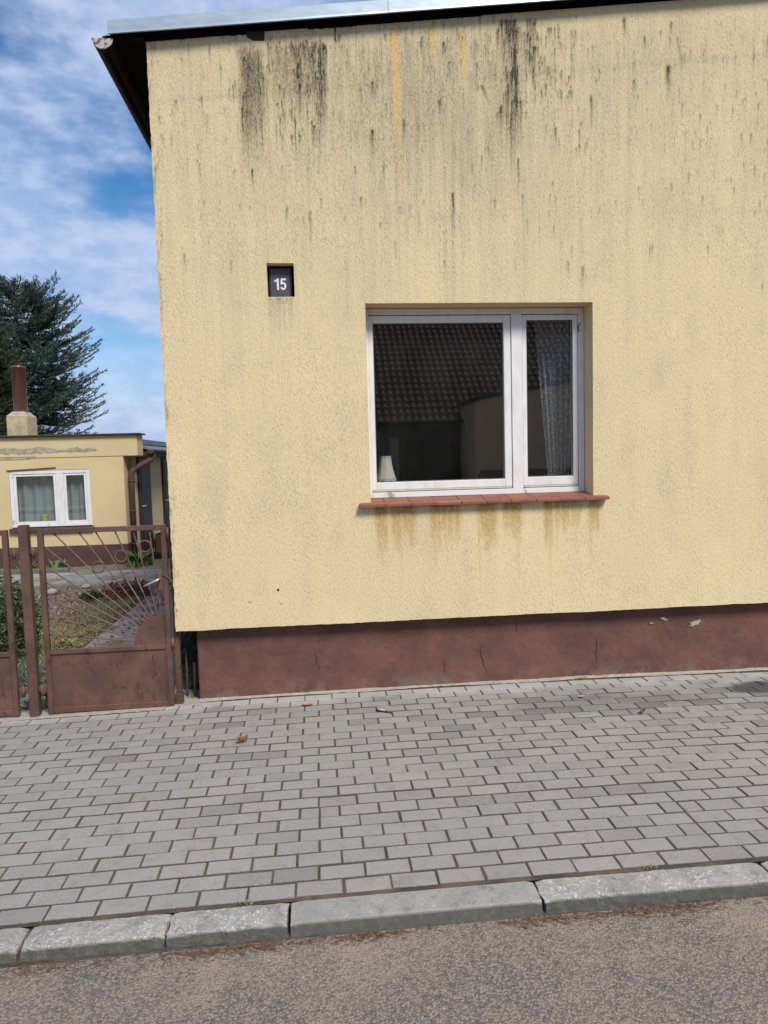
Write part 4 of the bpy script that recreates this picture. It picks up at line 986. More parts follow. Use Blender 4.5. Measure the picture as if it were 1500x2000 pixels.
def plant(name, label, cat, parts, base, stems=6, sh=0.3, group=None):
    root = empty(name, base, label, cat, group)
    for nm, mb, mat in parts: build(nm, mb, M[mat], root)
    r = random.Random(len(label)); mb = MB()
    for _ in range(stems):
        a = r.uniform(0, 6.28); mb.tube([base, (base[0] + .1 * math.cos(a), base[1] + .1 * math.sin(a), base[2] + sh * .6), (base[0] + .2 * math.cos(a), base[1] + .2 * math.sin(a), base[2] + sh)], [.008, .006, .003], 5)
    build('stem', mb, M['bark'], root); return root
plant('box_shrub', 'dark green leafy box shrub growing behind the square gate post', 'shrub', [('foliage', clump(5200, ball(-2.80, 3.72, .40, .29, .28, .38, .4), .04, 1), 'box_leaf')], (-2.80, 3.72, 0), 8, .5)
plant('silver_ground_cover', 'pale silvery green plant at the foot of the gate post', 'plant', [('foliage', clump(1700, ball(-2.32, 3.05, .07, .36, .25, .11, .3), .05, 2, .28, .7), 'silver_leaf')], (-2.32, 3.05, 0), 4, .08)
plant('weed', 'small green weed sprouting between the gate hinges and pavement', 'plant', [('foliage', clump(160, ball(-2.045, 2.30, .05, .07, .05, .06, .2), .045, 3, .5, .6), 'silver_leaf')], (-2.045, 2.30, 0), 3, .05)
plant('weed', 'small dark green weed beside the narrow gate bottom corner', 'plant', [('foliage', clump(170, ball(-1.94, 2.36, .07, .06, .06, .08, .2), .05, 4, .5, .6), 'box_leaf')], (-1.94, 2.36, 0), 3, .06)
plant('rusty_leaved_shrub', 'low shrub with rusty red leaves beside the garden path', 'shrub', [('foliage', clump(900, ball(-2.58, 6.75, .09, .40, .36, .13, .2), .05, 5, .55, .3), 'red_leaf')], (-2.6, 6.75, 0), 9, .2)
def blades(n, fn, L0, w, seed, lean=.35):
    r = np.random.RandomState(seed); mb = MB()
    for _ in range(n):
        c_ = np.array(fn(r)); a = r.uniform(0, 6.28); d = np.array([math.cos(a), math.sin(a), 0]); s_ = np.array([-d[1], d[0], 0]); L = L0 * r.uniform(.5, 1.2); k_ = lean * r.uniform(.3, 1.6)
        p1 = c_ + d * L * k_ * .3 + np.array([0, 0, L * .55]); p2 = c_ + d * L * k_ + np.array([0, 0, L * r.uniform(.7, .95)])
        mb.add([c_ - s_ * w * .4, c_ + s_ * w * .4, p1 + s_ * w * .5, p1 - s_ * w * .5, p2], [(0, 1, 2, 3), (3, 2, 4)])
    return mb
def disk(cx_, cy_, rx_, ry_): return lambda r: (lambda a, q_: (cx_ + rx_ * q_ * math.cos(a), cy_ + ry_ * q_ * math.sin(a), soilz(cx_, cy_) - .005))(r.uniform(0, 6.28), math.sqrt(r.rand()))
for i, (x, y, n, L, lab) in enumerate([(-3.22, 9.62, 46, .36, 'bright green tulip leaves beside the brown downpipe'), (-3.02, 9.75, 26, .26, 'small tulip clump nearest the porch step'), (-4.42, 9.45, 50, .22, 'fresh green leaf clump under the outbuilding window'), (-4.95, 9.4, 50, .24, 'green leaf clump left of the gate post by the brown plinth')]):
    r0 = empty('tulip_clump', (x, y, 0), lab, 'plant', 'spring plants in the bed'); build('leaves', blades(n, disk(x, y, .12, .1), L, .045, 60 + i, .6), M['tulip_leaf'], r0)
tag(build('grass_patch', blades(3600, lambda r: (lambda x, y: (x, y, soilz(x, y) - .01))(-2.34 - abs(r.normal(0, .28)), r.uniform(3.6, 6.6)), .085, .006, 70, .9), M['grass']), 'patchy green grass edging the garden path', 'grass', kind='stuff')
tag(build('dry_grass', blades(4200, lambda r: (lambda x, y: (x, y, soilz(x, y) - .01))(r.uniform(-3.2, -2.3), r.normal(4.9, .55)), .075, .006, 71, 1.3), M['dry_grass']), 'straw coloured dry grass on the soil', 'grass', kind='stuff')
plant('herb', 'small leafy green herb in the grass behind the lower gate rings', 'plant', [('foliage', clump(120, ball(-2.43, 4.05, .05, .10, .08, .06, .2), .05, 6, .5, .6), 'grass')], (-2.43, 4.05, 0), 3, .06)
plant('weed', 'grey green weed on the bare soil left of the path', 'plant', [('foliage', clump(220, ball(-3.0, 6.6, .05, .16, .1, .05, .2), .06, 7, .4, .6), 'box_leaf')], (-3.0, 6.6, 0), 3, .05)
def rock(x, y, s_, seed, label, flat=.6):
    r = np.random.RandomState(seed); bm = bmesh.new(); bmesh.ops.create_icosphere(bm, subdivisions=2, radius=1); ph = r.uniform(0, 6, 6)
    for v in bm.verts:
        k_ = 1 + .16 * math.sin(v.co.x * 2.3 + ph[0]) + .14 * math.sin(v.co.y * 3.1 + ph[1]) + .1 * math.sin(v.co.z * 4 + ph[2]); v.co *= s_ * k_; v.co.z *= flat; v.co += Vector((x, y, s_ * flat * .6))
    mb = MB(); bm.verts.index_update(); mb.v = [tuple(v.co) for v in bm.verts]; mb.f = [tuple(v.index for v in f.verts) for f in bm.faces]; bm.free()
    return tag(build('garden_stone', mb, M['stone'], None, smooth=True), label, 'stone', 'stones lying on the soil')
rock(-3.72, 7.2, .085, 1, 'rounded tan stone on soil, largest left of the rods'); rock(-3.72, 6.75, .065, 2, 'smaller rounded stone just below the tan stone'); rock(-3.38, 7.62, .07, 3, 'whitish stone in front of the cross path'); rock(-2.35, 3.92, .06, 4, 'grey stone beside the leafy herb and path')
r = np.random.RandomState(9); mb = MB()
for _ in range(1600):
    x, y = r.uniform(-5.2, -2.3), r.uniform(2.6, 7.7); z = soilz(x, y); s_ = abs(r.normal(0, .010)) + .005; q_ = r.uniform(.6, 1.2, 4)
    mb.add([(x - s_ * q_[0], y - s_, z), (x + s_, y - s_ * q_[1], z), (x, y + s_ * q_[2], z), (x, y, z + s_ * q_[3])], [(0, 1, 3), (1, 2, 3), (2, 0, 3)])
tag(build('soil_crumbs', mb, M['bare_mortar']), 'loose clods and pebbles scattered over the bare soil', 'soil', kind='stuff')
# fallen leaves and litter in the garden
r = np.random.RandomState(19)
tag(build('leaf_litter', clump(1500, lambda r: (lambda x, y: (x, y, max(.024 if x > -2.28 else 0, soilz(x, y)) + .005))(r.uniform(-4.2, -1.9), r.uniform(3.2, 7.6)), .05, 20, .6, .05), M['dry_leaf']), 'brown leaf litter over the garden soil', 'leaves', kind='stuff')

# ------------------------------------------------------------------ outbuilding
OY = 10.0
ob = empty('outbuilding', (-6, 11, 0), 'low yellow outbuilding with brown base and flaking white window', 'outbuilding')
owx0, owx1, owz0, owz1 = -5.392, -4.010, 0.690, 1.738
xs_ = [-9.0, owx0, owx1, -3.412]; zs_ = [0.37, owz0, owz1, 1.95]
mb = MB()
for i in range(3):
    for j in range(3):
        if i == 1 and j == 1: continue
        k_ = len(mb.v); mb.v += [(xs_[i], OY, zs_[j]), (xs_[i + 1], OY, zs_[j]), (xs_[i + 1], OY, zs_[j + 1]), (xs_[i], OY, zs_[j + 1])]; mb.f.append((k_, k_ + 1, k_ + 2, k_ + 3))
for (a, b) in (((owx0, owz0), (owx1, owz0)), ((owx1, owz0), (owx1, owz1)), ((owx1, owz1), (owx0, owz1)), ((owx0, owz1), (owx0, owz0))):
    mb.add([(a[0], OY, a[1]), (b[0], OY, b[1]), (b[0], OY + .14, b[1]), (a[0], OY + .14, a[1])], [(0, 1, 2, 3)])
mb.add([(-3.412, OY, .37), (-3.412, OY + .36, .37), (-3.412, OY + .36, 1.95), (-3.412, OY, 1.95)], [(0, 1, 2, 3)])
ow = build('wall', mb, M['old_yellow'], ob)
up = build('parapet', bx(-9.0, -3.155, OY - .003, OY + .42, 1.951, 2.335), M['old_yellow'], ob, bev=.012)
build('base', bx(-9.0, -3.405, OY - .03, OY + .4, -.05, .372), M['old_brown'], ob, bev=.01)
build('roof_flashing', MB().prism([(-9.1, 2.336), (-3.105, 2.336), (-3.10, 2.362), (-9.1, 2.362)], OY - .07, OY + .43), M['old_brown'], ob, bev=.004)
build('roof_deck', bx(-9.0, -3.42, OY + .4305, OY + 4, 2.20, 2.30), M['roof_felt'], ob)
def patch(xa, xb, zc, h, seed, y):
    r_ = random.Random(seed); n = 60; topp, bot = [], []
    for i in range(n + 1):
        q_ = i / n; e = math.sin(math.pi * min(1, max(0, q_))) ** .5
        topp.append((xa + (xb - xa) * q_, zc + h * e * (.15 + .5 * abs(math.sin(q_ * 7 + seed)) + r_.uniform(0, .4)))); bot.append((xa + (xb - xa) * q_, zc - h * e * r_.uniform(.1, .5)))
    mb = MB(); mb.v = [(x, y, z) for p_ in zip(bot, topp) for x, z in p_]; mb.f = [(2 * i, 2 * i + 2, 2 * i + 3, 2 * i + 1) for i in range(n)]
    build('bare_mortar_patch', mb, M['bare_mortar'], ob)
patch(-5.75, -4.38, 2.07, .10, 3, OY - .008); patch(-4.50, -3.85, 2.075, .07, 5, OY - .010); patch(-5.6, -5.0, 1.945, .035, 6, OY - .006)
build('plaster_crack', bx(-5.7, -4.9, OY - .007, OY + .002, 1.978, 1.984), M['crack_dark'], ob)
chim = build('chimney', bx(-5.585, -5.215, 10.5, 10.95, 2.30, 2.755), M['chimney_render'], ob, bev=.012)
mb = MB(); mb.add([(-5.58, 10.505, 2.745), (-5.22, 10.505, 2.745), (-5.22, 10.945, 2.745), (-5.58, 10.945, 2.745), (-5.51, 10.58, 2.83), (-5.29, 10.58, 2.83), (-5.29, 10.87, 2.83), (-5.51, 10.87, 2.83)],
                  [(0, 3, 2, 1), (4, 5, 6, 7), (0, 1, 5, 4), (1, 2, 6, 5), (2, 3, 7, 6), (3, 0, 4, 7)]); build('mortar_cap', mb, M['bare_mortar'], chim, bev=.01)
mb = MB(); mb.lathe([(.118, 2.80), (.118, 3.63), (.124, 3.632), (.124, 3.67), (.112, 3.67), (.112, 3.0)], (-5.40, 10.72, 0), 28)
build('flue_pipe', mb, M['flue_brown'], chim, smooth=True)
y0, y1 = OY + .005, OY + .07
win = build('window', bx(owx0 + .002, owx0 + .062, y0, y1, owz0 + .04, owz1 - .002), M['flaky_paint'], ob, bev=.004)
for (a, b, c_, d) in ((owx1 - .062, owx1 - .002, owz0 + .04, owz1 - .002), (owx0 + .0622, owx1 - .0622, owz1 - .062, owz1 - .0025), (owx0 + .0622, owx1 - .0622, owz0 + .04, owz0 + .085), (-4.60, -4.475, owz0 + .0852, owz1 - .0622)):
    build('frame', bx(a, b, y0 + .0005, y1, c_, d), M['flaky_paint' if c_ < .8 and d < .9 else 'white_paint'], win, bev=.004)
for (a, b) in ((owx0 + .063, -4.601), (-4.474, owx1 - .063)):
    c_, d = owz0 + .086, owz1 - .063; y2, y3 = y0 + .012, y0 + .05
    for (e, f, g_, h) in ((a, a + .045, c_, d), (b - .045, b, c_, d), (a + .0452, b - .0452, c_, c_ + .05), (a + .0452, b - .0452, d - .04, d)):
        build('sash', bx(e, f, y2, y3, g_, h), M['white_paint'], win, bev=.003)
    build('pane', bx(a + .04, b - .04, y2 + .015, y2 + .019, c_ + .045, d - .035), M['window_glass'], win)
build('sill', bx(owx0 - .03, owx1 + .03, OY - .07, OY + .06, owz0 - .05, owz0 + .025), M['old_brown'], ob, bev=.006)
build('window_drip_cap', MB().prism([(-5.42, 1.742), (-4.58, 1.775), (-4.58, 1.787), (-5.42, 1.752)], OY - .02, OY + .01), M['crack_dark'], ob)
mb = MB(); mb.add([(-8.5, OY + .15, .4), (-3.5, OY + .15, .4), (-3.5, OY + 3, .4), (-8.5, OY + 3, .4), (-8.5, OY + .15, 2.2), (-3.5, OY + .15, 2.2), (-3.5, OY + 3, 2.2), (-8.5, OY + 3, 2.2)], [(0, 1, 2, 3), (4, 7, 6, 5), (2, 6, 7, 3), (1, 5, 6, 2), (0, 3, 7, 4)])
build('room_interior', mb, M['room_wall'], ob)
tag(curtain('net_curtain', 'net_curtain', (-5.34, -4.60), (-5.34, -4.60), 1.70, .74, OY + .20, 4, .02), 'striped grey net curtain in the wider outbuilding pane', 'curtain')
tag(curtain('net_curtain', 'net_curtain', (-4.50, -4.04), (-4.50, -4.04), 1.70, .74, OY + .20, 3, .02), 'striped grey net curtain in the narrow outbuilding pane', 'curtain')
build('inner_sill', bx(-5.36, -4.03, OY + .072, OY + .17, .74, .775), M['white_paint'], ob)
cup = build('yellow_cup', MB().lathe([(0.0, .776), (.045, .776), (.052, .86), (.062, .93), (.066, .945), (.055, .945), (.04, .80)], (-4.87, OY + .115, 0), 20), M['pale_green'], None, smooth=True)
tag(cup, 'yellow and green cup on the outbuilding window ledge', 'cup')
build('rim', MB().lathe([(.058, .885), (.0665, .93), (.0695, .948), (.066, .95)], (-4.87, OY + .115, 0), 20), M['yellow_plastic'], cup, smooth=True)

# rear wing facing the path
wing = empty('rear_wing', (-3.7, 13, 0), 'shaded rear wing with brown doors beyond the yellow outbuilding', 'building')
build('wall', bx(-3.75, -3.352, 10.362, 17.0, .0, 2.02), M['old_yellow'], wing)
for (a, b) in ((10.66, 11.55), (12.72, 13.75)):
    d_ = build('door', bx(-3.36, -3.31, a, b, .08, 1.93), M['door_brown'], wing, bev=.006)
    for (c0, c1) in ((.16, .85), (.97, 1.82)): build('door_panel', bx(-3.312, -3.300, a + .10, b - .10, c0, c1), M['door_brown'], d_, bev=.006)
    build('door_handle', MB().tube([(-3.30, a + .08, 1.0), (-3.26, a + .08, 1.0), (-3.255, a + .2, 1.0)], .010, 8), M['aluminium'], d_)
mb = MB(); mb.add([(-2.98, 10.45, 2.045), (-2.98, 17, 2.045), (-3.75, 17, 2.23), (-3.75, 10.45, 2.23), (-2.98, 10.45, 2.075), (-2.98, 17, 2.075), (-3.75, 17, 2.26), (-3.75, 10.45, 2.26)], [(0, 3, 2, 1), (4, 5, 6, 7), (0, 1, 5, 4), (1, 2, 6, 5), (2, 3, 7, 6), (3, 0, 4, 7)])
build('roof', mb, M['roof_felt'], wing)
build('eave_board', bx(-3.35, -3.0, 10.43, 17, 1.96, 2.04), M['door_brown'], wing)
mb = MB(); ringg = [(-2.985 + .065 * math.cos(a), 2.055 + .065 * math.sin(a)) for a in np.linspace(math.pi, 2 * math.pi, 12)]; n = len(ringg)
for y in (10.28, 17.0): mb.v += [(x, y, z) for x, z in ringg]
mb.f = [tuple(range(n)), tuple(reversed(range(n, 2 * n)))] + [(k_, k_ + n, k_ + 1 + n, k_ + 1) for k_ in range(n - 1)]
build('gutter', mb, M['old_brown'], wing)
mb = MB(); mb.tube([(-2.985, 10.42, 2.01), (-2.985, 10.42, 1.93), (-3.02, 10.38, 1.88), (-3.28, 10.20, 1.72), (-3.325, 10.17, 1.66), (-3.33, 10.165, 1.55), (-3.335, 10.16, .05)], .052, 14)
dp = build('downpipe', mb, M['old_brown'], wing, smooth=True)
for z in (1.50, .95, .35):
    mb = MB(); mb.tube([(-3.333, 10.163, z - .02), (-3.333, 10.163, z + .02)], .056, 14); build('pipe_collar', mb, M['old_brown'], dp, smooth=True)
step = empty('porch_step', (-3.1, 11.8, 0), 'brown sided porch step with pale sloping top', 'step')
build('side', MB().prism([(-3.29, -.02), (-2.95, -.02), (-2.95, .46), (-3.29, .36)], 11.58, 12.6), M['old_brown'], step, bev=.01)
build('top_slab', MB().prism([(-3.30, .364), (-2.94, .464), (-2.94, .50), (-3.30, .40)], 11.55, 12.63), M['stone'], step, bev=.005)

# ------------------------------------------------------------------ spruces
def spruce(name, base, H, prof, seed, mat, label, dens=1.0, z0=1.6):
    r = np.random.RandomState(seed)
    root = empty(name, base, label, 'tree')
    mb = MB(); mb.tube([(base[0], base[1], base[2] - .1), (base[0] + .05, base[1], H * .5), (base[0], base[1] + .04, H * .99)], [.26, .15, .015], 10); build('trunk', mb, M['bark'], root, smooth=True)
    V = []; F = []; br = MB()
    B3 = np.array(base, float)
    def twig(p, d, L, nl):
        nl = nl * 1.25
        d = d / np.linalg.norm(d); e = np.cross(d, [0, 0, 1.0]); e /= (np.linalg.norm(e) + 1e-6); g_ = np.cross(e, d)
        n = max(6, int(L / nl * 6.0)); t_ = np.sort(r.rand(n)) * .96 + .04; a = r.uniform(0, 2 * np.pi, n)
        rad = np.outer(np.cos(a), e) + np.outer(np.sin(a) * .9 + .18, g_); rad /= np.linalg.norm(rad, axis=1)[:, None]
        root_ = p + np.outer(t_ * L, d); nd = rad * .78 + d * .62; nlv = nl * r.uniform(.75, 1.15, n)[:, None]
        tip = root_ + nd * nlv; side = np.cross(nd, d); side /= (np.linalg.norm(side, axis=1)[:, None] + 1e-6)
        w = .015
        k0 = len(V) * 3 if False else sum_v[0]
        V.append(np.stack([root_ - d * .012 - side * w * .5, root_ + d * .012 + side * w * .5, tip], 1).reshape(-1, 3)); sum_v[0] += 3 * n
        # terminal shoot
        V.append(np.array([p + d * L * .9 - e * .012, p + d * L * .9 + e * .012, p + d * (L + nl * .9)])); sum_v[0] += 3
    sum_v = [0]
    z = z0
    while z < H - .12:
        Lz = prof((z - z0) / (H - z0)); nb = int((7 + 3 * r.rand()) * dens) if Lz > .8 else 6
        for _ in range(nb):
            a = r.uniform(0, 2 * np.pi); L = Lz * r.uniform(.70, 1.09); hd = np.array([math.cos(a), math.sin(a), 0]); sd = np.array([-hd[1], hd[0], 0])
            up0 = (-.06 + .62 * ((z - z0) / (H - z0)) ** 1.5) + r.normal(0, .06)
            zz_ = z + r.uniform(-.14, .14)
            npt = 7; pts = []
            for k_ in range(npt + 1):
                q_ = k_ / npt; pts.append(B3 + hd * L * q_ + sd * .05 * L * math.sin(q_ * 3 + a) + np.array([0, 0, zz_ + L * (up0 * q_ - .22 * math.sin(q_ * math.pi) * .5 + .07 * q_ ** 3)]))
            br.tube([tuple(p_) for p_ in pts], [.028 * (1 - k_ / (npt + 1)) + .004 for k_ in range(npt + 1)], 4, False)
            ns = max(4, int(L / .085))
            for s_ in range(ns):
                q_ = .22 + .78 * (s_ + r.rand() * .6) / ns; q_ = min(q_, .995); i = min(int(q_ * npt), npt - 1); f = q_ * npt - i; p_ = pts[i] * (1 - f) + pts[i + 1] * f
                d0 = pts[i + 1] - pts[i]; d0 /= np.linalg.norm(d0); sg = 1 if s_ % 2 else -1
                tl = min(.62, (.16 + .50 * (1 - q_)) * r.uniform(.7, 1.15))
                d = d0 * .75 + sd * sg * r.uniform(.45, .85) + np.array([0, 0, .12 + r.normal(0, .30)]); twig(p_, d, tl, .062)
                if tl > .24:
                    dn = d / np.linalg.norm(d)
                    for s2 in (-1, 1): twig(p_ + dn * tl * r.uniform(.35, .6), dn * .8 + d0 * .5 * s2 + np.array([0, 0, .12]), tl * .52, .058)
            twig(pts[-2], pts[-1] - pts[-2] + np.array([0, 0, .03]), np.linalg.norm(pts[-1] - pts[-2]) * 1.1, .062)
        z += .235
    for _ in range(8): twig(B3 + [0, 0, H * .96], np.array([r.normal(0, .3), r.normal(0, .3), 1]), .45, .06)
    vv = np.concatenate(V); nt = len(vv) // 3
    me = bpy.data.meshes.new('crown'); org = Vector(base); vv = vv - np.array(base)
    me.vertices.add(len(vv)); me.vertices.foreach_set('co', vv.astype(np.float32).ravel())
    me.loops.add(len(vv)); me.loops.foreach_set('vertex_index', np.arange(len(vv), dtype=np.int32))
    me.polygons.add(nt); me.polygons.foreach_set('loop_start', np.arange(0, len(vv), 3, dtype=np.int32)); me.polygons.foreach_set('loop_total', np.full(nt, 3, dtype=np.int32))
    me.update(calc_edges=True); me.validate()
    link(me, 'crown', M[mat], root, org); build('branch', br, M['bark'], root)
    print('spruce tris', nt)
    return root
spruce('blue_spruce', (-11.5, 26.0, -.1), 9.05, lambda q_: float(np.interp(q_, [0, .08, .25, .5, .7, .85, 1], [1.7, 2.6, 3.1, 3.05, 2.6, 1.9, .4])), 5, 'blue_needles', 'broad blue green spruce tree rising behind the outbuilding', 1.35, 2.6)
spruce('green_spruce', (-11.0, 21.8, -.1), 8.3, lambda q_: float(np.interp(q_, [0, .1, .5, 1], [1.2, 1.6, 1.35, .15])), 6, 'green_needles', 'darker green spruce in front of the blue green spruce', 1.15, 2.0)

# ------------------------------------------------------------------ houses across the street (mirrored in the window)
opp = empty('tiled_roof_house', (4, -16, 0), 'dark house across the street with brown pantile roof, mirrored in the window', 'house')
ex0, ex1, ey, ez, sl, depth = 1.9, 10.5, -13.0, 2.86, math.tan(R(40)), 6.2
build('wall', bx(ex0 + .25, ex1 - .2, -25.0, -13.5, 0, 2.9), M['dark_wall'], opp)
build('garage_door', bx(2.75, 4.6, -13.52, -13.46, .05, 2.3), M['dark_board'], opp)
build('white_door', bx(2.28, 2.55, -13.52, -13.46, .4, 2.4), M['bare_plaster'], opp)
cols = int((ex1 - ex0) / .215); rows = int(depth / math.cos(R(40)) / .335); K = 6; mb = MB(); nxr = cols * K + 1
for j in range(rows):
    for e in (0, 1):
        for i in range(nxr):
            ph = (i % K) / K * 2 * math.pi; s_ = (j + e * 1.03) * .335; lift = .032 * math.sin(ph) + .010 * math.cos(2 * ph) + (.038 if e == 0 else 0.0)
            y = ey - s_ * math.cos(R(40)); z = ez + s_ * math.sin(R(40)); mb.v.append((ex0 + i * .215 / K, y + lift * math.sin(R(40)), z + lift * math.cos(R(40))))
for j in range(rows):
    b0 = j * 2 * nxr
    for i in range(nxr - 1): mb.f.append((b0 + i, b0 + i + 1, b0 + nxr + i + 1, b0 + nxr + i))
    if j:
        b1 = (j - 1) * 2 * nxr + nxr
        for i in range(nxr - 1): mb.f.append((b1 + i, b1 + i + 1, b0 + i + 1, b0 + i))
tag(build('roof_tiles', mb, M['roof_tile'], opp), kind='stuff')
mb = MB(); zr = ez + depth * sl; mb.add([(ex0, ey, ez - .05), (ex1, ey, ez - .05), (ex1, ey - depth, zr - .05), (ex0, ey - depth, zr - .05), (ex1, ey - 2 * depth, ez - .05), (ex0, ey - 2 * depth, ez - .05)], [(0, 3, 2, 1), (3, 5, 4, 2), (0, 5, 3), (1, 2, 4)])
build('roof', mb, M['dark_wall'], opp)
mb = MB(); gl_ = [(ex0 - .02 + 0, 0)]
mb.tube([(ex0, ey + .08, ez - .03), (ex1, ey + .08, ez - .03)], .06, 10); build('gutter', mb, M['gutter_brown'], opp)
tan = empty('tan_annex', (7, -12, 0), 'tan rendered annex across the street, mirrored in the window panes', 'house')
build('wall', MB().prism([(4.45, 0), (8.8, 0), (8.8, 3.95), (6.9, 3.72), (4.45, 3.32)], -13.4, -11.4), M['tan_render'], tan, bev=.02)
build('roof', MB().prism([(4.35, 3.31), (6.9, 3.73), (8.9, 3.97), (8.9, 4.05), (6.9, 3.81), (4.35, 3.39)], -13.39, -11.3), M['dark_wall'], tan)
lowwall = tag(build('low_brick_wall', bx(4.2, 9, -10.1, -9.9, 0, 1.35), M['brick_red'], None, bev=.01), 'low red brick wall across the street before the annex', 'wall')
for i in range(9): build('coping_block', bx(4.25 + i * .5, 4.68 + i * .5, -10.14, -9.86, 1.3515, 1.42), M['brick_red'], lowwall, bev=.01)
r3 = random.Random(8)
hed = plant('dark_hedge', 'dark hedge across the street left of the tiled house', 'hedge', [('foliage', clump(6000, ball(-1.2, -12.5, 2.2, 3.0, 1.2, 2.8, .6), .22, 41, .6), 'green_needles')], (-1.2, -12.5, 0), 8, 1.5)

# ------------------------------------------------------------------ small things on the pavement
r = np.random.RandomState(77); mb = MB()
for _ in range(4200):
    x = r.uniform(-1.9, 2.6); cl = .5 + .5 * math.sin(x * 7.3 + 1.0) * math.sin(x * 2.9)
    if r.rand() > .06 + .94 * max(0, cl * 1.5 - .5): continue
    y = -.272 - abs(r.normal(0, .016 + .014 * cl)); z = roadz(x, y) + .0015 + .006 * r.rand(); a = r.normal(0, .7); L = r.uniform(.01, .045); w = r.uniform(.0008, .0018)
    d = np.array([math.cos(a), math.sin(a) * .8, r.normal(0, .12)]) * L; s_ = np.array([-math.sin(a), math.cos(a), 0]) * w; c_ = np.array([x, y, z])
    mb.add([c_ - s_, c_ + s_, c_ + d + s_ * .4, c_ + d - s_ * .4, c_ + d * .5 + [0, 0, w * 1.6]], [(0, 1, 4), (1, 2, 4), (2, 3, 4), (3, 0, 4)])
tag(build('needle_litter', mb, M['litter']), 'brown pine needles and bits lying along the kerb foot', 'litter', kind='stuff')
mb = MB()
for _ in range(900):
    j = r.randint(-1, 12); x = r.uniform(-1.8, 2.6); y = j * .1 + r.normal(0, .002); z = gz(x, y) - .004 + .003 * r.rand(); L = r.uniform(.003, .014); a = r.normal(0, .4); w = .0012
    d = np.array([math.cos(a), math.sin(a), 0]) * L; s_ = np.array([-math.sin(a), math.cos(a), 0]) * w; c_ = np.array([x, y, z]); mb.add([c_ - s_, c_ + s_, c_ + d, c_ + d * .5 + [0, 0, .002]], [(0, 1, 3), (1, 2, 3), (2, 0, 3)])
tag(build('joint_litter', mb, M['litter']), 'fine brown litter caught in the brick joints', 'litter', kind='stuff')
mb = MB()
for _ in range(420):
    x = r.uniform(-1.8, 2.4); y = r.uniform(-1.4, -.275); s_ = abs(r.normal(0, .0014)) + .0012; z = roadz(x, y); mb.add([(x - s_, y - s_, z), (x + s_, y - s_ * .6, z), (x, y + s_, z), (x, y, z + s_ * 1.3)], [(0, 1, 3), (1, 2, 3), (2, 0, 3)])
tag(build('road_grit', mb, M['bare_plaster']), 'pale grit scattered on the asphalt', 'grit', kind='stuff')
for (x, y, n, L, lab) in ((2.02, 2.195, 40, .035, 'tiny dry weed tuft at the plinth foot right of centre'), (-.30, -.112, 26, .022, 'tiny green weed tuft in the joint behind the kerb'), (1.42, -.112, 22, .02, 'tiny weed tuft behind the rough kerb stone at right')):
    r0 = empty('weed_tuft', (x, y, gz(x, y)), lab, 'weed', 'weeds in the paving joints'); build('blades', blades(n, (lambda x_, y_: lambda r: (x_ + r.normal(0, .022), y_ + r.normal(0, .004), gz(x_, y_) - .004))(x, y), L, .004, int(n), 1.0), M['dry_grass' if n == 40 else 'grass'], r0)
def leaf(name, x, y, s_, rot, curl, mat, label, seed):
    r_ = random.Random(seed); mb = MB(); n = 10; mid = []; z0_ = gz(x, y) + .003
    out = [0, .35, .62, .8, .74, .95, .7, .55, .42, .2, 0]
    rowsL = []
    for i in range(n + 1):
        q_ = i / n; u = (q_ - .5) * 2 * s_; w = out[i] * s_ * .7 * r_.uniform(.85, 1.15)
        rowsL.append([(u, w * k_, curl * s_ * (abs(k_) ** 1.5) * r_.uniform(.6, 1.2) + .35 * curl * s_ * (2 * q_ - 1) ** 2 + r_.uniform(0, .08) * s_) for k_ in (-1, -.5, 0, .5, 1)])
    c_, sn = math.cos(rot), math.sin(rot)
    for row in rowsL:
        for (u, v_, w) in row: mb.v.append((x + u * c_ - v_ * sn, y + u * sn + v_ * c_, z0_ + max(0, w)))
    for i in range(n):
        for k_ in range(4): mb.f.append((i * 5 + k_, i * 5 + k_ + 1, (i + 1) * 5 + k_ + 1, (i + 1) * 5 + k_))
    l_ = build('dry_leaf', mb, M[mat], None); tag(l_, label, 'leaf', 'fallen leaves on the sidewalk')
    m2 = MB(); m2.tube([(x - s_ * c_, y - s_ * sn, z0_ + .004), (x - s_ * 1.35 * c_, y - s_ * 1.35 * sn, z0_ + .002)], .0012, 5); build('leaf_stalk', m2, M[mat], l_)
leaf('leaf', -.475, 1.44, .036, .5, .95, 'dry_leaf', 'curled brown leaf lying alone on the bricks left of centre', 1)
leaf('leaf', -.075, 2.005, .042, .05, .18, 'pale_leaf', 'flat pale tan leaf near the foot of the brown plinth', 2)
leaf('leaf', 2.17, 1.50, .026, .9, .9, 'dry_leaf', 'small shrivelled leaf on the bricks at right', 3)
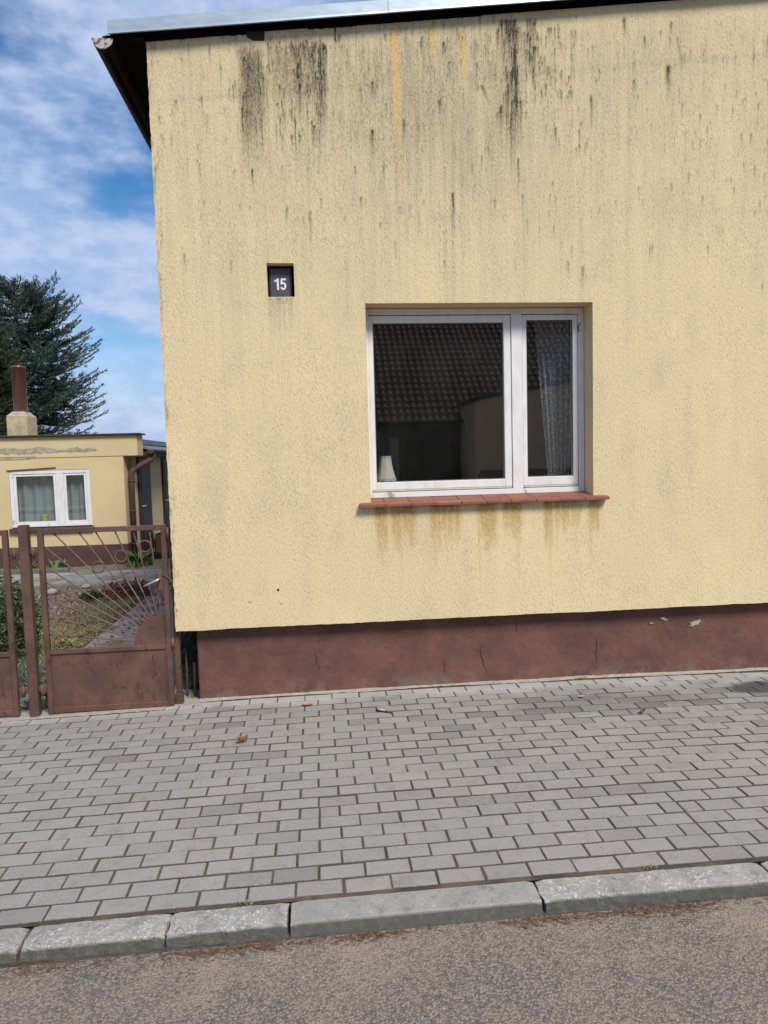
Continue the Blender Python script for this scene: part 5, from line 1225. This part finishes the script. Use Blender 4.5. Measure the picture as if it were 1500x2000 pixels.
leaf('leaf', 1.88, 1.84, .030, .2, .3, 'pale_leaf', 'small flat pinkish brown leaf near the dark bricks', 4)
wr = empty('crumpled_wrapper', (.45, 1.79, gz(.45, 1.79)), 'crumpled black and white wrapper with red end on the bricks', 'wrapper')
simple('wrap_black', (.02, .02, .022), (.03, .03, .035), 30, .3); simple('wrap_white', (.7, .7, .7), (.5, .5, .5), 50, .4); simple('wrap_red', (.22, .02, .035), (.12, .012, .02), 40, .35)
def crumple(nm, mat, u0, u1, w, zz0, seed, dv=0.0):
    r_ = random.Random(seed); mb = MB(); n = 8; an = -.42; c_, sn = math.cos(an), math.sin(an)
    for i in range(n + 1):
        u = u0 + (u1 - u0) * i / n
        for k_ in (-1, -.4, .3, 1):
            v_ = dv + w * k_ * r_.uniform(.8, 1.15); mb.v.append((.452 + u * c_ - v_ * sn, 1.79 + u * sn * 1.6 + v_ * c_, gz(.45, 1.79) + zz0 + (1 - abs(k_)) * .008 * r_.uniform(.2, 1.2) + .003 * r_.random()))
    for i in range(n):
        for k_ in range(3): mb.f.append((i * 4 + k_, i * 4 + k_ + 1, (i + 1) * 4 + k_ + 1, (i + 1) * 4 + k_))
    build(nm, mb, M[mat], wr)
crumple('foil_body', 'wrap_black', -.055, .025, .016, .003, 1); crumple('white_print', 'wrap_white', -.04, .005, .0045, .008, 2, .003); crumple('red_end', 'wrap_red', .02, .06, .012, .004, 3)
for i, (x, y, L, a, lab) in enumerate([(1.10, 1.22, .035, .3, 'tiny dark curved twig on a brick right of centre'), (2.56, 1.68, .03, -.5, 'tiny dark twig on the bricks near the oil stain')]):
    z = gz(x, y) + .003; mb = MB(); mb.tube([(x, y, z), (x + L * .5 * math.cos(a), y + L * .5 * math.sin(a) + .006, z + .004), (x + L * math.cos(a), y + L * math.sin(a), z)], [.002, .0025, .001], 6)
    tag(build('twig', mb, M['crack_dark'], None), lab, 'twig', 'twigs on the sidewalk')
print('TRIS', sum(len(o.data.polygons) for o in bpy.data.objects if o.type == 'MESH'))
